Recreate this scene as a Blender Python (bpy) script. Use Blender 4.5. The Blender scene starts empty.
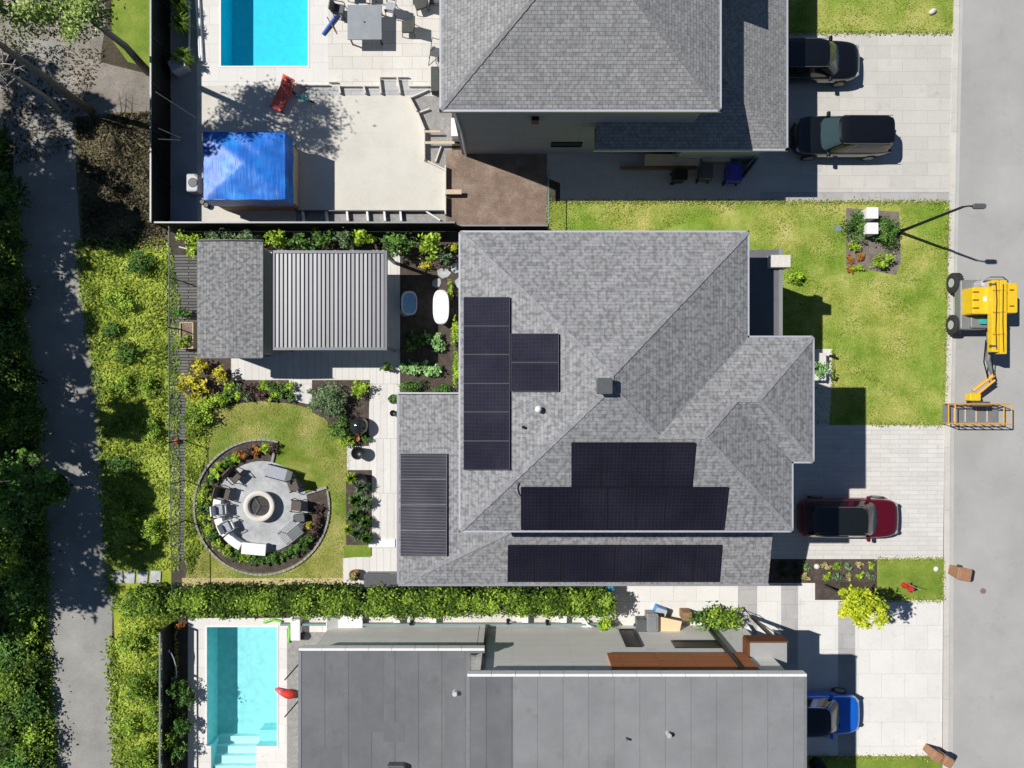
import bpy, bmesh, math, random
import numpy as np
from mathutils import Vector, Matrix
random.seed(7); rng = np.random.default_rng(7)
S = bpy.context.scene
COL = S.collection
U = 1/21.0            # metres per ground unit
H = 34.2              # camera height
SX, SY = 0.763, -0.279  # shadow run per metre of height

# ------------------------------------------------------------------ helpers
def P(px, py, z=0.0):                 # plan position -> world
    return Vector(((px-512)*U, (384-py)*U, z))
def W(px, py, z=0.0):                 # sighted position at height z -> world
    k = 1-z/H
    return Vector(((px-512)*U*k, (384-py)*U*k, z))
def pl(px, py, z):                    # sighted -> plan units
    k = 1-z/H
    return (512+(px-512)*k, 384+(py-384)*k)

def tag(o, label=None, cat=None, group=None, kind=None):
    if label: o['label'] = label
    if cat: o['category'] = cat
    if group: o['group'] = group
    if kind: o['kind'] = kind
    return o
def empty(name, loc=(0,0,0), rz=0, label=None, cat=None, group=None):
    o = bpy.data.objects.new(name, None); COL.objects.link(o)
    o.location = loc; o.rotation_euler = (0,0,rz); o.empty_display_size = .2
    return tag(o, label, cat, group)
def link(name, me, mat, parent=None):
    o = bpy.data.objects.new(name, me); COL.objects.link(o)
    if mat is not None:
        for m in (mat if isinstance(mat, (list,tuple)) else [mat]): me.materials.append(m)
    if parent: o.parent = parent
    return o

class MB:
    def __init__(s): s.v=[]; s.f=[]; s.mi=[]; s.m=0; s.sm=[]; s.smooth=False
    def add(s, vs, fs):
        b=len(s.v); s.v += [tuple(v) for v in vs]
        for f in fs: s.f.append([i+b for i in f]); s.mi.append(s.m); s.sm.append(s.smooth)
        return s
    def box(s, c, d, rz=0, tilt=None):
        M = Matrix.Rotation(rz,4,'Z')
        if tilt: M = M @ Matrix.Rotation(tilt[0],4,'X') @ Matrix.Rotation(tilt[1],4,'Y')
        vs=[Vector(c)+ M@Vector((x*d[0]/2,y*d[1]/2,z*d[2]/2)) for z in(-1,1) for y in(-1,1) for x in(-1,1)]
        return s.add(vs,[(0,2,3,1),(4,5,7,6),(0,1,5,4),(2,6,7,3),(0,4,6,2),(1,3,7,5)])
    def rbox(s, c, d, r=.04, rz=0, seg=3):      # box with rounded vertical edges and softened top
        x,y,z = d[0]/2,d[1]/2,d[2]/2; r=min(r,x*.98,y*.98)
        def ring(ins, zz):
            out=[]
            for (sx,sy,a0) in ((1,1,0),(-1,1,90),(-1,-1,180),(1,-1,270)):
                for k in range(seg+1):
                    a=math.radians(a0+90*k/seg)
                    out.append(((x-r)*sx+(r-ins)*math.cos(a),(y-r)*sy+(r-ins)*math.sin(a),zz))
            return out
        e=min(r*.5,z*.6)
        rings=[ring(0,-z),ring(0,z-e),ring(e*.35,z-e*.3),ring(min(e,r*.95),z)]
        M=Matrix.Rotation(rz,4,'Z'); n=len(rings[0]); vs=[]; fs=[]
        for R in rings: vs += [Vector(c)+M@Vector(p) for p in R]
        for k in range(len(rings)-1):
            for i in range(n):
                j=(i+1)%n; fs.append((k*n+i,k*n+j,(k+1)*n+j,(k+1)*n+i))
        fs.append(tuple(range((len(rings)-1)*n,len(rings)*n))); fs.append(tuple(range(n-1,-1,-1)))
        return s.add(vs,fs)
    def tube(s, pts, rad, n=8, cap=True):
        pts=[Vector(p) for p in pts]
        if not isinstance(rad,(list,tuple)): rad=[rad]*len(pts)
        vs=[];fs=[]
        for i,p in enumerate(pts):
            d=(pts[min(i+1,len(pts)-1)]-pts[max(i-1,0)])
            if d.length<1e-9: d=Vector((0,0,1))
            d.normalize()
            a=Vector((0,0,1)) if abs(d.z)<.9 else Vector((1,0,0))
            u=d.cross(a).normalized(); w=d.cross(u).normalized()
            for k in range(n):
                t=2*math.pi*k/n; vs.append(p+(u*math.cos(t)+w*math.sin(t))*rad[i])
        for i in range(len(pts)-1):
            for k in range(n):
                j=(k+1)%n; fs.append((i*n+k,i*n+j,(i+1)*n+j,(i+1)*n+k))
        if cap: fs.append(tuple(range(n-1,-1,-1))); fs.append(tuple(range((len(pts)-1)*n,len(pts)*n)))
        return s.add(vs,fs)
    def lathe(s, c, prof, n=24, sx=1, sy=1, rz=0):
        vs=[];fs=[]; c=Vector(c)
        for (r,z) in prof:
            for k in range(n):
                t=2*math.pi*k/n; x=r*math.cos(t)*sx; y=r*math.sin(t)*sy
                vs.append(c+Vector((x*math.cos(rz)-y*math.sin(rz),x*math.sin(rz)+y*math.cos(rz),z)))
        for i in range(len(prof)-1):
            for k in range(n):
                j=(k+1)%n; fs.append((i*n+k,i*n+j,(i+1)*n+j,(i+1)*n+k))
        fs.append(tuple(range(n-1,-1,-1))); fs.append(tuple(range((len(prof)-1)*n,len(prof)*n)))
        return s.add(vs,fs)
    def prism(s, pts, z0, z1):      # pts: world xy
        n=len(pts)
        A=sum(pts[i][0]*pts[(i+1)%n][1]-pts[(i+1)%n][0]*pts[i][1] for i in range(n))
        if A<0: pts=pts[::-1]
        vs=[(p[0],p[1],z0) for p in pts]+[(p[0],p[1],z1) for p in pts]
        fs=[tuple(range(n,2*n)),tuple(range(n-1,-1,-1))]+[(i,(i+1)%n,n+(i+1)%n,n+i) for i in range(n)]
        return s.add(vs,fs)
    def sheet(s, pts, z):
        n=len(pts)
        A=sum(pts[i][0]*pts[(i+1)%n][1]-pts[(i+1)%n][0]*pts[i][1] for i in range(n))
        if A<0: pts=pts[::-1]
        return s.add([(p[0],p[1],z) for p in pts],[tuple(range(n))])
    def build(s, name, mat, parent=None, bevel=0, subsurf=0, smooth=False, uv=False):
        me=bpy.data.meshes.new(name); me.from_pydata(s.v,[],s.f)
        o=link(name,me,mat,parent)
        me.polygons.foreach_set('material_index',s.mi)
        me.polygons.foreach_set('use_smooth',[True]*len(s.f) if smooth else s.sm)
        if uv: roof_uv(me)
        me.update()
        if bevel:
            b=o.modifiers.new('b','BEVEL'); b.width=bevel; b.segments=2; b.limit_method='ANGLE'
        if subsurf:
            b=o.modifiers.new('s','SUBSURF'); b.levels=subsurf; b.render_levels=subsurf
        return o
def roof_uv(me):
    uvl=me.uv_layers.new(name='UVMap')
    for p in me.polygons:
        n=p.normal
        e=Vector((0,0,1)).cross(n)
        e = e.normalized() if e.length>1e-3 else Vector((1,0,0))
        w=n.cross(e)
        for li in p.loop_indices:
            co=me.vertices[me.loops[li].vertex_index].co
            uvl.data[li].uv=(co.dot(e),co.dot(w))

# ------------------------------------------------------------------ materials
def newmat(name):
    m=bpy.data.materials.new(name); m.use_nodes=True; nt=m.node_tree
    b=nt.nodes['Principled BSDF']; return m,nt,b
def N(nt,t,**k):
    n=nt.nodes.new(t)
    for a,v in k.items():
        if a.startswith('i_'): n.inputs[a[2:].replace('_',' ')].default_value=v
        else: setattr(n,a,v)
    return n
def c4(c): return (c[0],c[1],c[2],1)
def ramp(nt, stops):
    r=nt.nodes.new('ShaderNodeValToRGB'); el=r.color_ramp.elements
    while len(el)<len(stops): el.new(.5)
    for e,(p,c) in zip(el,stops): e.position=p; e.color=c4(c)
    return r
def mixc(nt, mode, fac, a, b):
    m=nt.nodes.new('ShaderNodeMix'); m.data_type='RGBA'; m.blend_type=mode
    for sock,val in ((m.inputs[0],fac),(m.inputs[6],a),(m.inputs[7],b)):
        if hasattr(val,'is_output'): nt.links.new(val,sock)
        elif isinstance(val,(int,float)): sock.default_value=val
        else: sock.default_value=c4(val)
    return m.outputs[2]
def noise(nt, scale, detail=4, rough=.6, coord=None, mapping=None):
    n=N(nt,'ShaderNodeTexNoise'); n.inputs['Scale'].default_value=scale; n.inputs['Detail'].default_value=detail; n.inputs['Roughness'].default_value=rough
    if coord is not None: nt.links.new(coord,n.inputs['Vector'])
    return n.outputs['Fac']
def coords(nt, kind='Object', scale=None, rot=0):
    tc=N(nt,'ShaderNodeTexCoord'); o=tc.outputs[kind]
    if scale or rot:
        mp=N(nt,'ShaderNodeMapping'); nt.links.new(o,mp.inputs['Vector'])
        if scale: mp.inputs['Scale'].default_value=scale
        mp.inputs['Rotation'].default_value=(0,0,rot); o=mp.outputs['Vector']
    return o
def flat(name, col, rough=.6, metal=0, var=.12, sc=6, coat=0, bump=0, spec=.5):
    m,nt,b=newmat(name); co=coords(nt)
    f=noise(nt,sc,5,.65,co)
    r=ramp(nt,[(.3,[c*(1-var) for c in col]),(.7,[min(1,c*(1+var)) for c in col])]); nt.links.new(f,r.inputs[0])
    nt.links.new(r.outputs[0],b.inputs['Base Color'])
    b.inputs['Roughness'].default_value=rough; b.inputs['Metallic'].default_value=metal
    b.inputs['Coat Weight'].default_value=coat; b.inputs['Specular IOR Level'].default_value=spec
    if bump:
        bp=N(nt,'ShaderNodeBump'); bp.inputs['Strength'].default_value=bump; bp.inputs['Distance'].default_value=.02
        nt.links.new(noise(nt,sc*6,4,.7,co),bp.inputs['Height']); nt.links.new(bp.outputs[0],b.inputs['Normal'])
    return m
def ground(name, stops, sc=1.2, fine=14, fmix=.5, rough=.95, big=None, bump=.4):
    m,nt,b=newmat(name); co=coords(nt)
    f1=noise(nt,sc,6,.65,co); f2=noise(nt,fine,5,.75,co)
    mx=N(nt,'ShaderNodeMix'); mx.inputs[0].default_value=fmix; nt.links.new(f1,mx.inputs[2]); nt.links.new(f2,mx.inputs[3])
    r=ramp(nt,stops); nt.links.new(mx.outputs[0],r.inputs[0]); out=r.outputs[0]
    if big:
        f3=noise(nt,big[0],3,.5,co); r3=ramp(nt,[(.4,(1,1,1)),(.62,big[1])]); nt.links.new(f3,r3.inputs[0])
        out=mixc(nt,'MULTIPLY',1.0,out,r3.outputs[0])
    nt.links.new(out,b.inputs['Base Color']); b.inputs['Roughness'].default_value=rough; b.inputs['Specular IOR Level'].default_value=.15
    bp=N(nt,'ShaderNodeBump'); bp.inputs['Strength'].default_value=bump; bp.inputs['Distance'].default_value=.05
    nt.links.new(f2,bp.inputs['Height']); nt.links.new(bp.outputs[0],b.inputs['Normal'])
    return m
def pavers(name, c1, c2, joint, bw, bh, js=.012, rot=0, stain=.12, rough=.85, coord='Object', off=.5, blotch=0):
    m,nt,b=newmat(name); co=coords(nt,coord,rot=rot) if rot else coords(nt,coord)
    br=N(nt,'ShaderNodeTexBrick'); nt.links.new(co,br.inputs['Vector']); br.offset=off
    for k,v in (('Color1',c4(c1)),('Color2',c4(c2)),('Mortar',c4(joint)),('Scale',1.0),('Mortar Size',js),('Mortar Smooth',.3),('Brick Width',bw),('Row Height',bh),('Bias',0.0)): br.inputs[k].default_value=v
    f=noise(nt,.8,6,.7,co); r=ramp(nt,[(.3,(1-stain,)*3),(.7,(1+stain*.6,)*3)]); nt.links.new(f,r.inputs[0])
    out=mixc(nt,'MULTIPLY',1.0,br.outputs['Color'],r.outputs[0])
    f2=noise(nt,30,3,.7,co); r2=ramp(nt,[(.3,(.9,)*3),(.7,(1.08,)*3)]); nt.links.new(f2,r2.inputs[0])
    out=mixc(nt,'MULTIPLY',1.0,out,r2.outputs[0])
    f4=noise(nt,1.4,4,.55,co); r4=ramp(nt,[(.62,(1,1,1)),(.74,(.86,.855,.85))]); nt.links.new(f4,r4.inputs[0]); out=mixc(nt,'MULTIPLY',1.0,out,r4.outputs[0])
    if blotch:
        mp=N(nt,'ShaderNodeMapping'); nt.links.new(co,mp.inputs['Vector']); mp.inputs['Scale'].default_value=(6.5,4.6,1)
        f3=noise(nt,1.0,1,.4,mp.outputs['Vector']); r3=ramp(nt,[(.47,(1.06,)*3),(.60,(1-blotch,)*3)]); nt.links.new(f3,r3.inputs[0])
        out=mixc(nt,'MULTIPLY',1.0,out,r3.outputs[0])
    nt.links.new(out,b.inputs['Base Color']); b.inputs['Roughness'].default_value=rough; b.inputs['Specular IOR Level'].default_value=.25
    bp=N(nt,'ShaderNodeBump'); bp.inputs['Strength'].default_value=.5; bp.inputs['Distance'].default_value=.01; bp.invert=True
    nt.links.new(br.outputs['Fac'],bp.inputs['Height']); nt.links.new(bp.outputs[0],b.inputs['Normal'])
    return m
def glassy(name, col, rough=.05, spec=.8):
    m,nt,b=newmat(name); b.inputs['Base Color'].default_value=c4(col); b.inputs['Roughness'].default_value=rough
    b.inputs['Specular IOR Level'].default_value=spec
    f=noise(nt,2.5,2,.5,coords(nt)); bp=N(nt,'ShaderNodeBump'); bp.inputs['Strength'].default_value=.05; nt.links.new(f,bp.inputs['Height']); nt.links.new(bp.outputs[0],b.inputs['Normal'])
    return m
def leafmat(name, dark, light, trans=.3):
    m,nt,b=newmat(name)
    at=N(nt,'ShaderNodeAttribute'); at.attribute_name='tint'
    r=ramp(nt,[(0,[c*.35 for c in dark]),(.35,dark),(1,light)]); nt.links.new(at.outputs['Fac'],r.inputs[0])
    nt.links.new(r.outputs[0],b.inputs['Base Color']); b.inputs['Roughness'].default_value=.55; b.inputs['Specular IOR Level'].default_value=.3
    tr=N(nt,'ShaderNodeBsdfTranslucent'); nt.links.new(r.outputs[0],tr.inputs['Color'])
    ms=N(nt,'ShaderNodeMixShader'); ms.inputs[0].default_value=trans
    nt.links.new(b.outputs[0],ms.inputs[1]); nt.links.new(tr.outputs[0],ms.inputs[2])
    nt.links.new(ms.outputs[0],nt.nodes['Material Output'].inputs['Surface'])
    return m
def water(name, tint):
    m,nt,b=newmat(name); nt.nodes.remove(b)
    t=N(nt,'ShaderNodeBsdfTransparent'); t.inputs['Color'].default_value=c4(tint)
    g=N(nt,'ShaderNodeBsdfGlossy'); g.inputs['Roughness'].default_value=.03
    fr=N(nt,'ShaderNodeFresnel'); fr.inputs['IOR'].default_value=1.33
    bp=N(nt,'ShaderNodeBump'); bp.inputs['Strength'].default_value=.5; bp.inputs['Distance'].default_value=.05
    nt.links.new(noise(nt,3.5,3,.6,coords(nt)),bp.inputs['Height']); nt.links.new(bp.outputs[0],g.inputs['Normal'])
    ms=N(nt,'ShaderNodeMixShader'); nt.links.new(fr.outputs[0],ms.inputs[0]); nt.links.new(t.outputs[0],ms.inputs[1]); nt.links.new(g.outputs[0],ms.inputs[2])
    nt.links.new(ms.outputs[0],nt.nodes['Material Output'].inputs['Surface']); return m

M={}
M['dirt']=ground('forest floor',[(.3,(.02,.022,.012)),(.5,(.07,.06,.04)),(.7,(.16,.13,.09))],.6,9,.5)
M['gravelpath']=ground('dusty track',[(.3,(.12,.11,.095)),(.55,(.30,.27,.235)),(.75,(.48,.44,.38))],.7,9,.45)
M['asphaltpath']=ground('worn path asphalt',[(.35,(.20,.195,.18)),(.5,(.30,.295,.275)),(.68,(.42,.41,.385))],.5,30,.55,bump=.15)
M['road']=ground('pale road asphalt',[(.38,(.35,.345,.335)),(.5,(.385,.38,.37)),(.65,(.43,.425,.41))],.25,40,.5,bump=.1)
def roadmat():
    m=M['road']; nt=m.node_tree; b=nt.nodes['Principled BSDF']; src=b.inputs['Base Color'].links[0].from_socket; co=coords(nt)
    vo=N(nt,'ShaderNodeTexVoronoi'); vo.feature='DISTANCE_TO_EDGE'; vo.inputs['Scale'].default_value=.22
    ds=N(nt,'ShaderNodeVectorMath'); ds.operation='ADD'; nn=N(nt,'ShaderNodeTexNoise'); nn.inputs['Scale'].default_value=1.6; nn.inputs['Detail'].default_value=5
    nt.links.new(co,nn.inputs['Vector']); sc=N(nt,'ShaderNodeVectorMath'); sc.operation='SCALE'; sc.inputs['Scale'].default_value=1.6; nt.links.new(nn.outputs['Color'],sc.inputs[0])
    nt.links.new(co,ds.inputs[0]); nt.links.new(sc.outputs[0],ds.inputs[1]); nt.links.new(ds.outputs[0],vo.inputs['Vector'])
    r=ramp(nt,[(.0,(.90,.90,.89)),(.006,(1,1,1))]); nt.links.new(vo.outputs['Distance'],r.inputs[0])
    o=mixc(nt,'MULTIPLY',1.0,src,r.outputs[0])
    f=noise(nt,.35,5,.6,co); r2=ramp(nt,[(.35,(.93,)*3),(.65,(1.06,)*3)]); nt.links.new(f,r2.inputs[0]); o=mixc(nt,'MULTIPLY',1.0,o,r2.outputs[0])
    f=noise(nt,1.3,3,.5,co); r3=ramp(nt,[(.70,(1,1,1)),(.78,(.82,.82,.82))]); nt.links.new(f,r3.inputs[0]); o=mixc(nt,'MULTIPLY',1.0,o,r3.outputs[0])
    nt.links.new(o,b.inputs['Base Color'])
roadmat()
M['roadedge']=ground('dusty road edge',[(.3,(.40,.39,.37)),(.5,(.47,.46,.435)),(.7,(.54,.53,.50))],.8,20,.4,bump=.1)
M['curb']=pavers('curb concrete',(.62,.60,.55),(.56,.54,.5),(.4,.38,.35),50,3,.01)
LAW=[(.28,(.11,.19,.02)),(.41,(.21,.28,.04)),(.49,(.34,.37,.075)),(.57,(.48,.45,.15)),(.72,(.62,.54,.28))]
M['lawn']=ground('front lawn',LAW,.9,16,.5,big=(.42,(.55,.80,.42)))
M['lawn_green']=ground('green lawn',[(.28,(.06,.12,.015)),(.43,(.14,.22,.03)),(.54,(.22,.29,.045)),(.68,(.40,.38,.12))],.9,16,.5)
M['backlawn']=ground('back lawn',[(.28,(.10,.14,.02)),(.42,(.20,.235,.04)),(.52,(.31,.31,.08)),(.62,(.46,.40,.18)),(.70,(.66,.55,.34))],1.0,16,.42,big=(.42,(.50,.74,.34)))
M['dry']=ground('dry tan turf',[(.3,(.30,.28,.08)),(.45,(.50,.42,.20)),(.65,(.66,.55,.36))],1.3,16,.5)
M['wild']=ground('rough verge grass',[(.28,(.08,.12,.015)),(.42,(.22,.28,.03)),(.55,(.40,.44,.06)),(.7,(.56,.52,.17))],.8,10,.5)
M['litterg']=ground('leaf litter soil',[(.3,(.05,.045,.025)),(.5,(.15,.13,.075)),(.7,(.33,.29,.18))],1,14,.5)
M['mulch']=ground('dark mulch',[(.3,(.03,.024,.02)),(.5,(.085,.068,.058)),(.7,(.19,.155,.135))],3,30,.6)
M['barkmulch']=ground('weathered bark mulch',[(.3,(.10,.085,.07)),(.5,(.20,.17,.145)),(.7,(.34,.29,.25))],3,30,.6)
M['soil']=ground('bare brown soil',[(.3,(.12,.085,.065)),(.5,(.24,.175,.135)),(.68,(.42,.33,.27))],1.2,18,.5)
M['gravel']=ground('grey gravel',[(.3,(.14,.13,.13)),(.5,(.30,.29,.28)),(.7,(.55,.53,.5))],4,40,.7)
M['concrete']=ground('beige concrete slab',[(.3,(.53,.50,.44)),(.5,(.61,.585,.525)),(.7,(.67,.64,.58))],.5,8,.3,bump=.05)
M['pooldeck']=pavers('white pool deck',(.72,.70,.67),(.68,.66,.63),(.60,.57,.54),.9,.9,.008,stain=.05)
M['tiles']=pavers('pale patio slabs',(.62,.59,.54),(.70,.67,.62),(.48,.455,.42),.95,.6,.012,stain=.07)
M['drive']=pavers('driveway slabs',(.60,.58,.55),(.66,.64,.605),(.52,.50,.47),.9,.22,.012,stain=.07)
M['drive_n']=pavers('north driveway slabs',(.52,.505,.47),(.57,.55,.51),(.47,.45,.42),1.2,.62,.01,stain=.07)
M['drive_s']=pavers('south driveway slabs',(.69,.67,.64),(.73,.71,.68),(.62,.60,.57),1.1,1.15,.012,stain=.06)
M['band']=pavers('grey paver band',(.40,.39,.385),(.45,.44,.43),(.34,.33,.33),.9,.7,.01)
M['path']=pavers('garden path planks',(.64,.62,.59),(.70,.68,.65),(.50,.48,.45),.33,2.6,.012,stain=.05)
M['cobble']=pavers('grey step slabs',(.42,.42,.42),(.50,.50,.50),(.3,.3,.3),.9,.45,.015)
M['slate']=flat('irregular flagstone',(.40,.41,.42),.7,var=.3,sc=1.5,bump=.3)
M['edging']=pavers('edging stone',(.31,.30,.285),(.38,.365,.35),(.3,.28,.26),.2,.2,.02)
M['decking']=pavers('weathered grey boards',(.13,.125,.12),(.22,.21,.20),(.03,.03,.03),2.2,.14,.02)
SH1,SH2=(.325,.327,.335),(.26,.262,.270)
M['shingle']=pavers('grey roof shingles',SH1,SH2,(.21,.21,.225),.30,.135,.010,coord='UV',stain=.16,blotch=.27,rough=.95)
M['shingle_n']=pavers('north roof shingles',(.34,.34,.342),(.26,.26,.263),(.19,.19,.192),.24,.14,.012,coord='UV',stain=.10,blotch=.16,rough=.95)
M['shingle_w']=pavers('weathered shed shingles',(.30,.302,.305),(.24,.243,.245),(.18,.18,.185),.30,.14,.010,coord='UV',stain=.15,blotch=.34,rough=.95)
M['capmat']=flat('ridge cap shingle',(.27,.272,.287),.95,var=.3,sc=5)
M['capmat_n']=flat('north ridge cap shingle',(.22,.222,.23),.95,var=.3,sc=5)
M['membrane']=pavers('grey roof membrane',(.150,.154,.162),(.165,.169,.177),(.10,.102,.11),60,.98,.014,rot=math.pi/2,stain=.16,off=0)
M['membrane_l']=pavers('light grey membrane',(.235,.24,.245),(.25,.255,.26),(.17,.175,.18),60,.98,.012,rot=math.pi/2,stain=.13,off=0)
M['membrane_d']=flat('dark membrane patch',(.135,.14,.15),.9,var=.08,sc=2)
M['canopyg']=flat('grey canopy roof',(.33,.33,.325),.7,var=.05)
M['gutter']=flat('pale metal gutter',(.55,.56,.6),.4,.3,.05)
M['gutter_d']=flat('grey metal gutter',(.34,.35,.37),.45,.3,.05)
M['white']=flat('white paint',(.78,.78,.77),.5,var=.04)
M['whitetub']=flat('glossy white acrylic',(.8,.8,.8),.2,var=.02,coat=.5)
M['wall_grey']=pavers('grey lap siding',(.34,.36,.38),(.36,.38,.40),(.2,.21,.22),6,.18,.015,coord='UV',stain=.05)
M['wall_tan']=pavers('beige ribbed cladding',(.88,.86,.81),(.92,.90,.85),(.70,.68,.64),5,.16,.014,coord='UV',stain=.05)
M['wood']=pavers('orange brown timber cladding',(.42,.16,.06),(.50,.20,.085),(.16,.06,.025),3,.14,.014,coord='UV',stain=.08)
M['plank']=flat('pale raw timber',(.58,.46,.32),.8,var=.15,sc=8)
M['plywood']=flat('tan plywood',(.72,.56,.34),.75,var=.06,sc=2)
M['timber']=flat('brown timber',(.26,.15,.07),.8,var=.2,sc=4)
M['blackfence']=pavers('black fence boards',(.012,.012,.015),(.018,.018,.022),(.004,.004,.004),5,.16,.03,coord='UV',rough=.6)
M['black']=flat('black metal',(.012,.012,.014),.4,.2,.1)
M['rubber']=flat('black rubber',(.03,.03,.032),.85,var=.2,bump=.3)
M['darkgrey']=flat('dark grey plastic',(.09,.095,.10),.55,var=.1)
M['grey']=flat('mid grey metal',(.25,.26,.27),.5,.3,.1)
M['lightgrey']=flat('light grey plastic',(.45,.46,.48),.5,var=.06)
M['louvre']=flat('silver grey louvre',(.175,.178,.195),.45,.2,.05)
M['louvre_d']=flat('grey louvre tray',(.24,.245,.27),.5,.3,.05)  # tray under the slats, a paler grey than the louvres
M['greenwire']=flat('green coated wire',(.05,.11,.09),.5,var=.1)
M['teal']=flat('grey green metal',(.18,.27,.27),.5,var=.1)
M['wicker']=flat('dark wicker',(.11,.09,.075),.8,var=.5,sc=40,bump=.5)
M['cushion_g']=flat('grey cushion',(.36,.38,.43),.9,var=.08)
M['cushion_d']=flat('dark olive cushion',(.075,.08,.07),.9,var=.15)
M['tabletop']=flat('slate grey tabletop',(.26,.28,.31),.6,var=.12,sc=2)
M['red']=flat('red fabric',(.55,.03,.02),.7,var=.2)
M['redp']=flat('red paint',(.50,.025,.02),.35,coat=.5,var=.1)
M['redwhite']=flat('faded red towel',(.72,.13,.10),.8,var=.35,sc=3)
M['turq']=flat('turquoise plastic',(.03,.42,.42),.4)
M['pink']=flat('pink vinyl',(.75,.12,.15),.3,var=.2)
M['green']=flat('lime green foam',(.25,.62,.08),.6)
M['bluefoam']=flat('blue foam',(.04,.14,.50),.6)
M['bluebin']=flat('violet blue bin plastic',(.05,.05,.40),.5)
M['bluebox']=flat('sky blue plastic',(.04,.28,.62),.5)
M['brownbin']=flat('brown bin plastic',(.36,.19,.11),.5,var=.15)
M['terra']=flat('terracotta',(.46,.17,.07),.85,var=.25)
M['stone']=flat('pale stone',(.66,.62,.57),.8,var=.08,bump=.2)
M['charcoalbowl']=flat('ash',(.05,.048,.045),.9,var=.5,sc=12)
M['yellow']=flat('machine yellow paint',(.80,.52,.02),.4,var=.08,coat=.3)
M['yellow_o']=flat('machine orange yellow',(.70,.36,.03),.5,var=.12)
M['bark']=flat('grey bark',(.20,.175,.15),.9,var=.4,sc=9,bump=.6)
M['barkp']=flat('pale dead wood',(.46,.42,.37),.9,var=.25,sc=9,bump=.4)
M['barkd']=flat('brown bark',(.085,.065,.05),.9,var=.4,sc=9,bump=.6)
M['twig']=flat('shaded inner foliage',(.02,.035,.01),.9,var=.5,sc=9)  # green darkened to carry the shade inside the hedge
M['poolfloor']=flat('turquoise pool liner',(.011,.61,.75),.6,var=.10,sc=3)  # mottled tone stands in for caustic light on the liner
M['poolfloor2']=flat('pale aqua pool plaster',(.36,.72,.74),.6,var=.13,sc=3)  # caustic light put into the plaster's colour mottling
M['poolstep']=flat('white pool step',(.62,.84,.86),.6,var=.04,sc=4)
M['water']=water('pool water',(.80,.97,1.0)); M['water2']=water('clear pool water',(.84,.97,.98))
M['bluewater']=flat('blue tub water',(.30,.55,.80),.08,var=.2,sc=3)
M['glass']=glassy('dark window glass',(.012,.016,.02))
M['carglass']=glassy('tinted car glass',(.010,.013,.014),.04,.9)
M['windscreen']=glassy('windscreen glass',(.035,.065,.075),.05,.8)  # sky reflection put into a bluish base colour
def paint(n,c): return flat(n,c,.28,.25,.03,1,coat=1.0)
M['carblack']=paint('black car paint',(.006,.007,.010)); M['carred']=paint('wine red car paint',(.13,.004,.015)); M['carblue']=paint('bright blue car paint',(.01,.17,.80))
M['chrome']=flat('chrome',(.6,.6,.62),.15,1,.02); M['lamp']=flat('headlamp lens',(.30,.32,.34),.1,var=.1,coat=1)
# tarp
def tarp():
    m,nt,b=newmat('blue tarpaulin'); co=coords(nt)
    f=noise(nt,.9,5,.6,co); r=ramp(nt,[(.35,(.008,.10,.44)),(.55,(.012,.17,.66)),(.72,(.03,.30,.80))]); nt.links.new(f,r.inputs[0])
    nt.links.new(r.outputs[0],b.inputs['Base Color']); b.inputs['Roughness'].default_value=.42; b.inputs['Specular IOR Level'].default_value=.35
    bp=N(nt,'ShaderNodeBump'); bp.inputs['Strength'].default_value=.4; bp.inputs['Distance'].default_value=.05
    wv=N(nt,'ShaderNodeTexNoise'); mp=N(nt,'ShaderNodeMapping'); mp.inputs['Rotation'].default_value=(0,0,.7); mp.inputs['Scale'].default_value=(6,.8,1)
    nt.links.new(co,mp.inputs[0]); nt.links.new(mp.outputs[0],wv.inputs['Vector']); wv.inputs['Scale'].default_value=1.2; wv.inputs['Detail'].default_value=3
    nt.links.new(wv.outputs['Fac'],bp.inputs['Height']); nt.links.new(bp.outputs[0],b.inputs['Normal']); return m
M['tarp']=tarp()
# solar panel: dark cells with faint grid
def solar(name, c, line, bw, bh, rough=.30, js=.006, spec=.14):
    m,nt,b=newmat(name); co=coords(nt,'UV')
    br=N(nt,'ShaderNodeTexBrick'); nt.links.new(co,br.inputs['Vector']); br.offset=0
    for k,v in (('Color1',c4(c)),('Color2',c4([x*1.15 for x in c])),('Mortar',c4(line)),('Scale',1.0),('Mortar Size',js),('Mortar Smooth',.1),('Brick Width',bw),('Row Height',bh)): br.inputs[k].default_value=v
    f=noise(nt,.6,3,.5,coords(nt)); r=ramp(nt,[(.35,(.8,.8,.85)),(.65,(1.25,1.2,1.2))]); nt.links.new(f,r.inputs[0])
    nt.links.new(mixc(nt,'MULTIPLY',1.0,br.outputs['Color'],r.outputs[0]),b.inputs['Base Color'])
    b.inputs['Roughness'].default_value=rough; b.inputs['Specular IOR Level'].default_value=spec; return m
M['solar_w']=solar('blue black solar cells',(.018,.018,.030),(.032,.032,.047),.14,.14,.5,.006,.015)
M['solar_s']=solar('black solar cells',(.013,.013,.021),(.028,.028,.038),.14,.14,.2,.006,.3)
M['solar_l']=solar('solar cells with glare tint',(.050,.050,.062),(.15,.15,.16),.125,30,.3,.010)  # glare on the lower west panels put into a paler cell colour
LF={}
LF['hedge']=leafmat('hedge leaves',(0.096,0.192,0.019),(0.480,0.672,0.080))
LF['mid']=leafmat('mid green leaves',(0.048,0.120,0.022),(0.224,0.432,0.080))
LF['dark']=leafmat('dark green leaves',(0.018,0.048,0.010),(0.075,0.163,0.025))
LF['deep']=leafmat('woodland leaves',(.03,.075,.01),(.20,.34,.04))
LF['lime']=leafmat('lime leaves',(0.224,0.384,0.024),(0.672,0.880,0.096))
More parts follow.
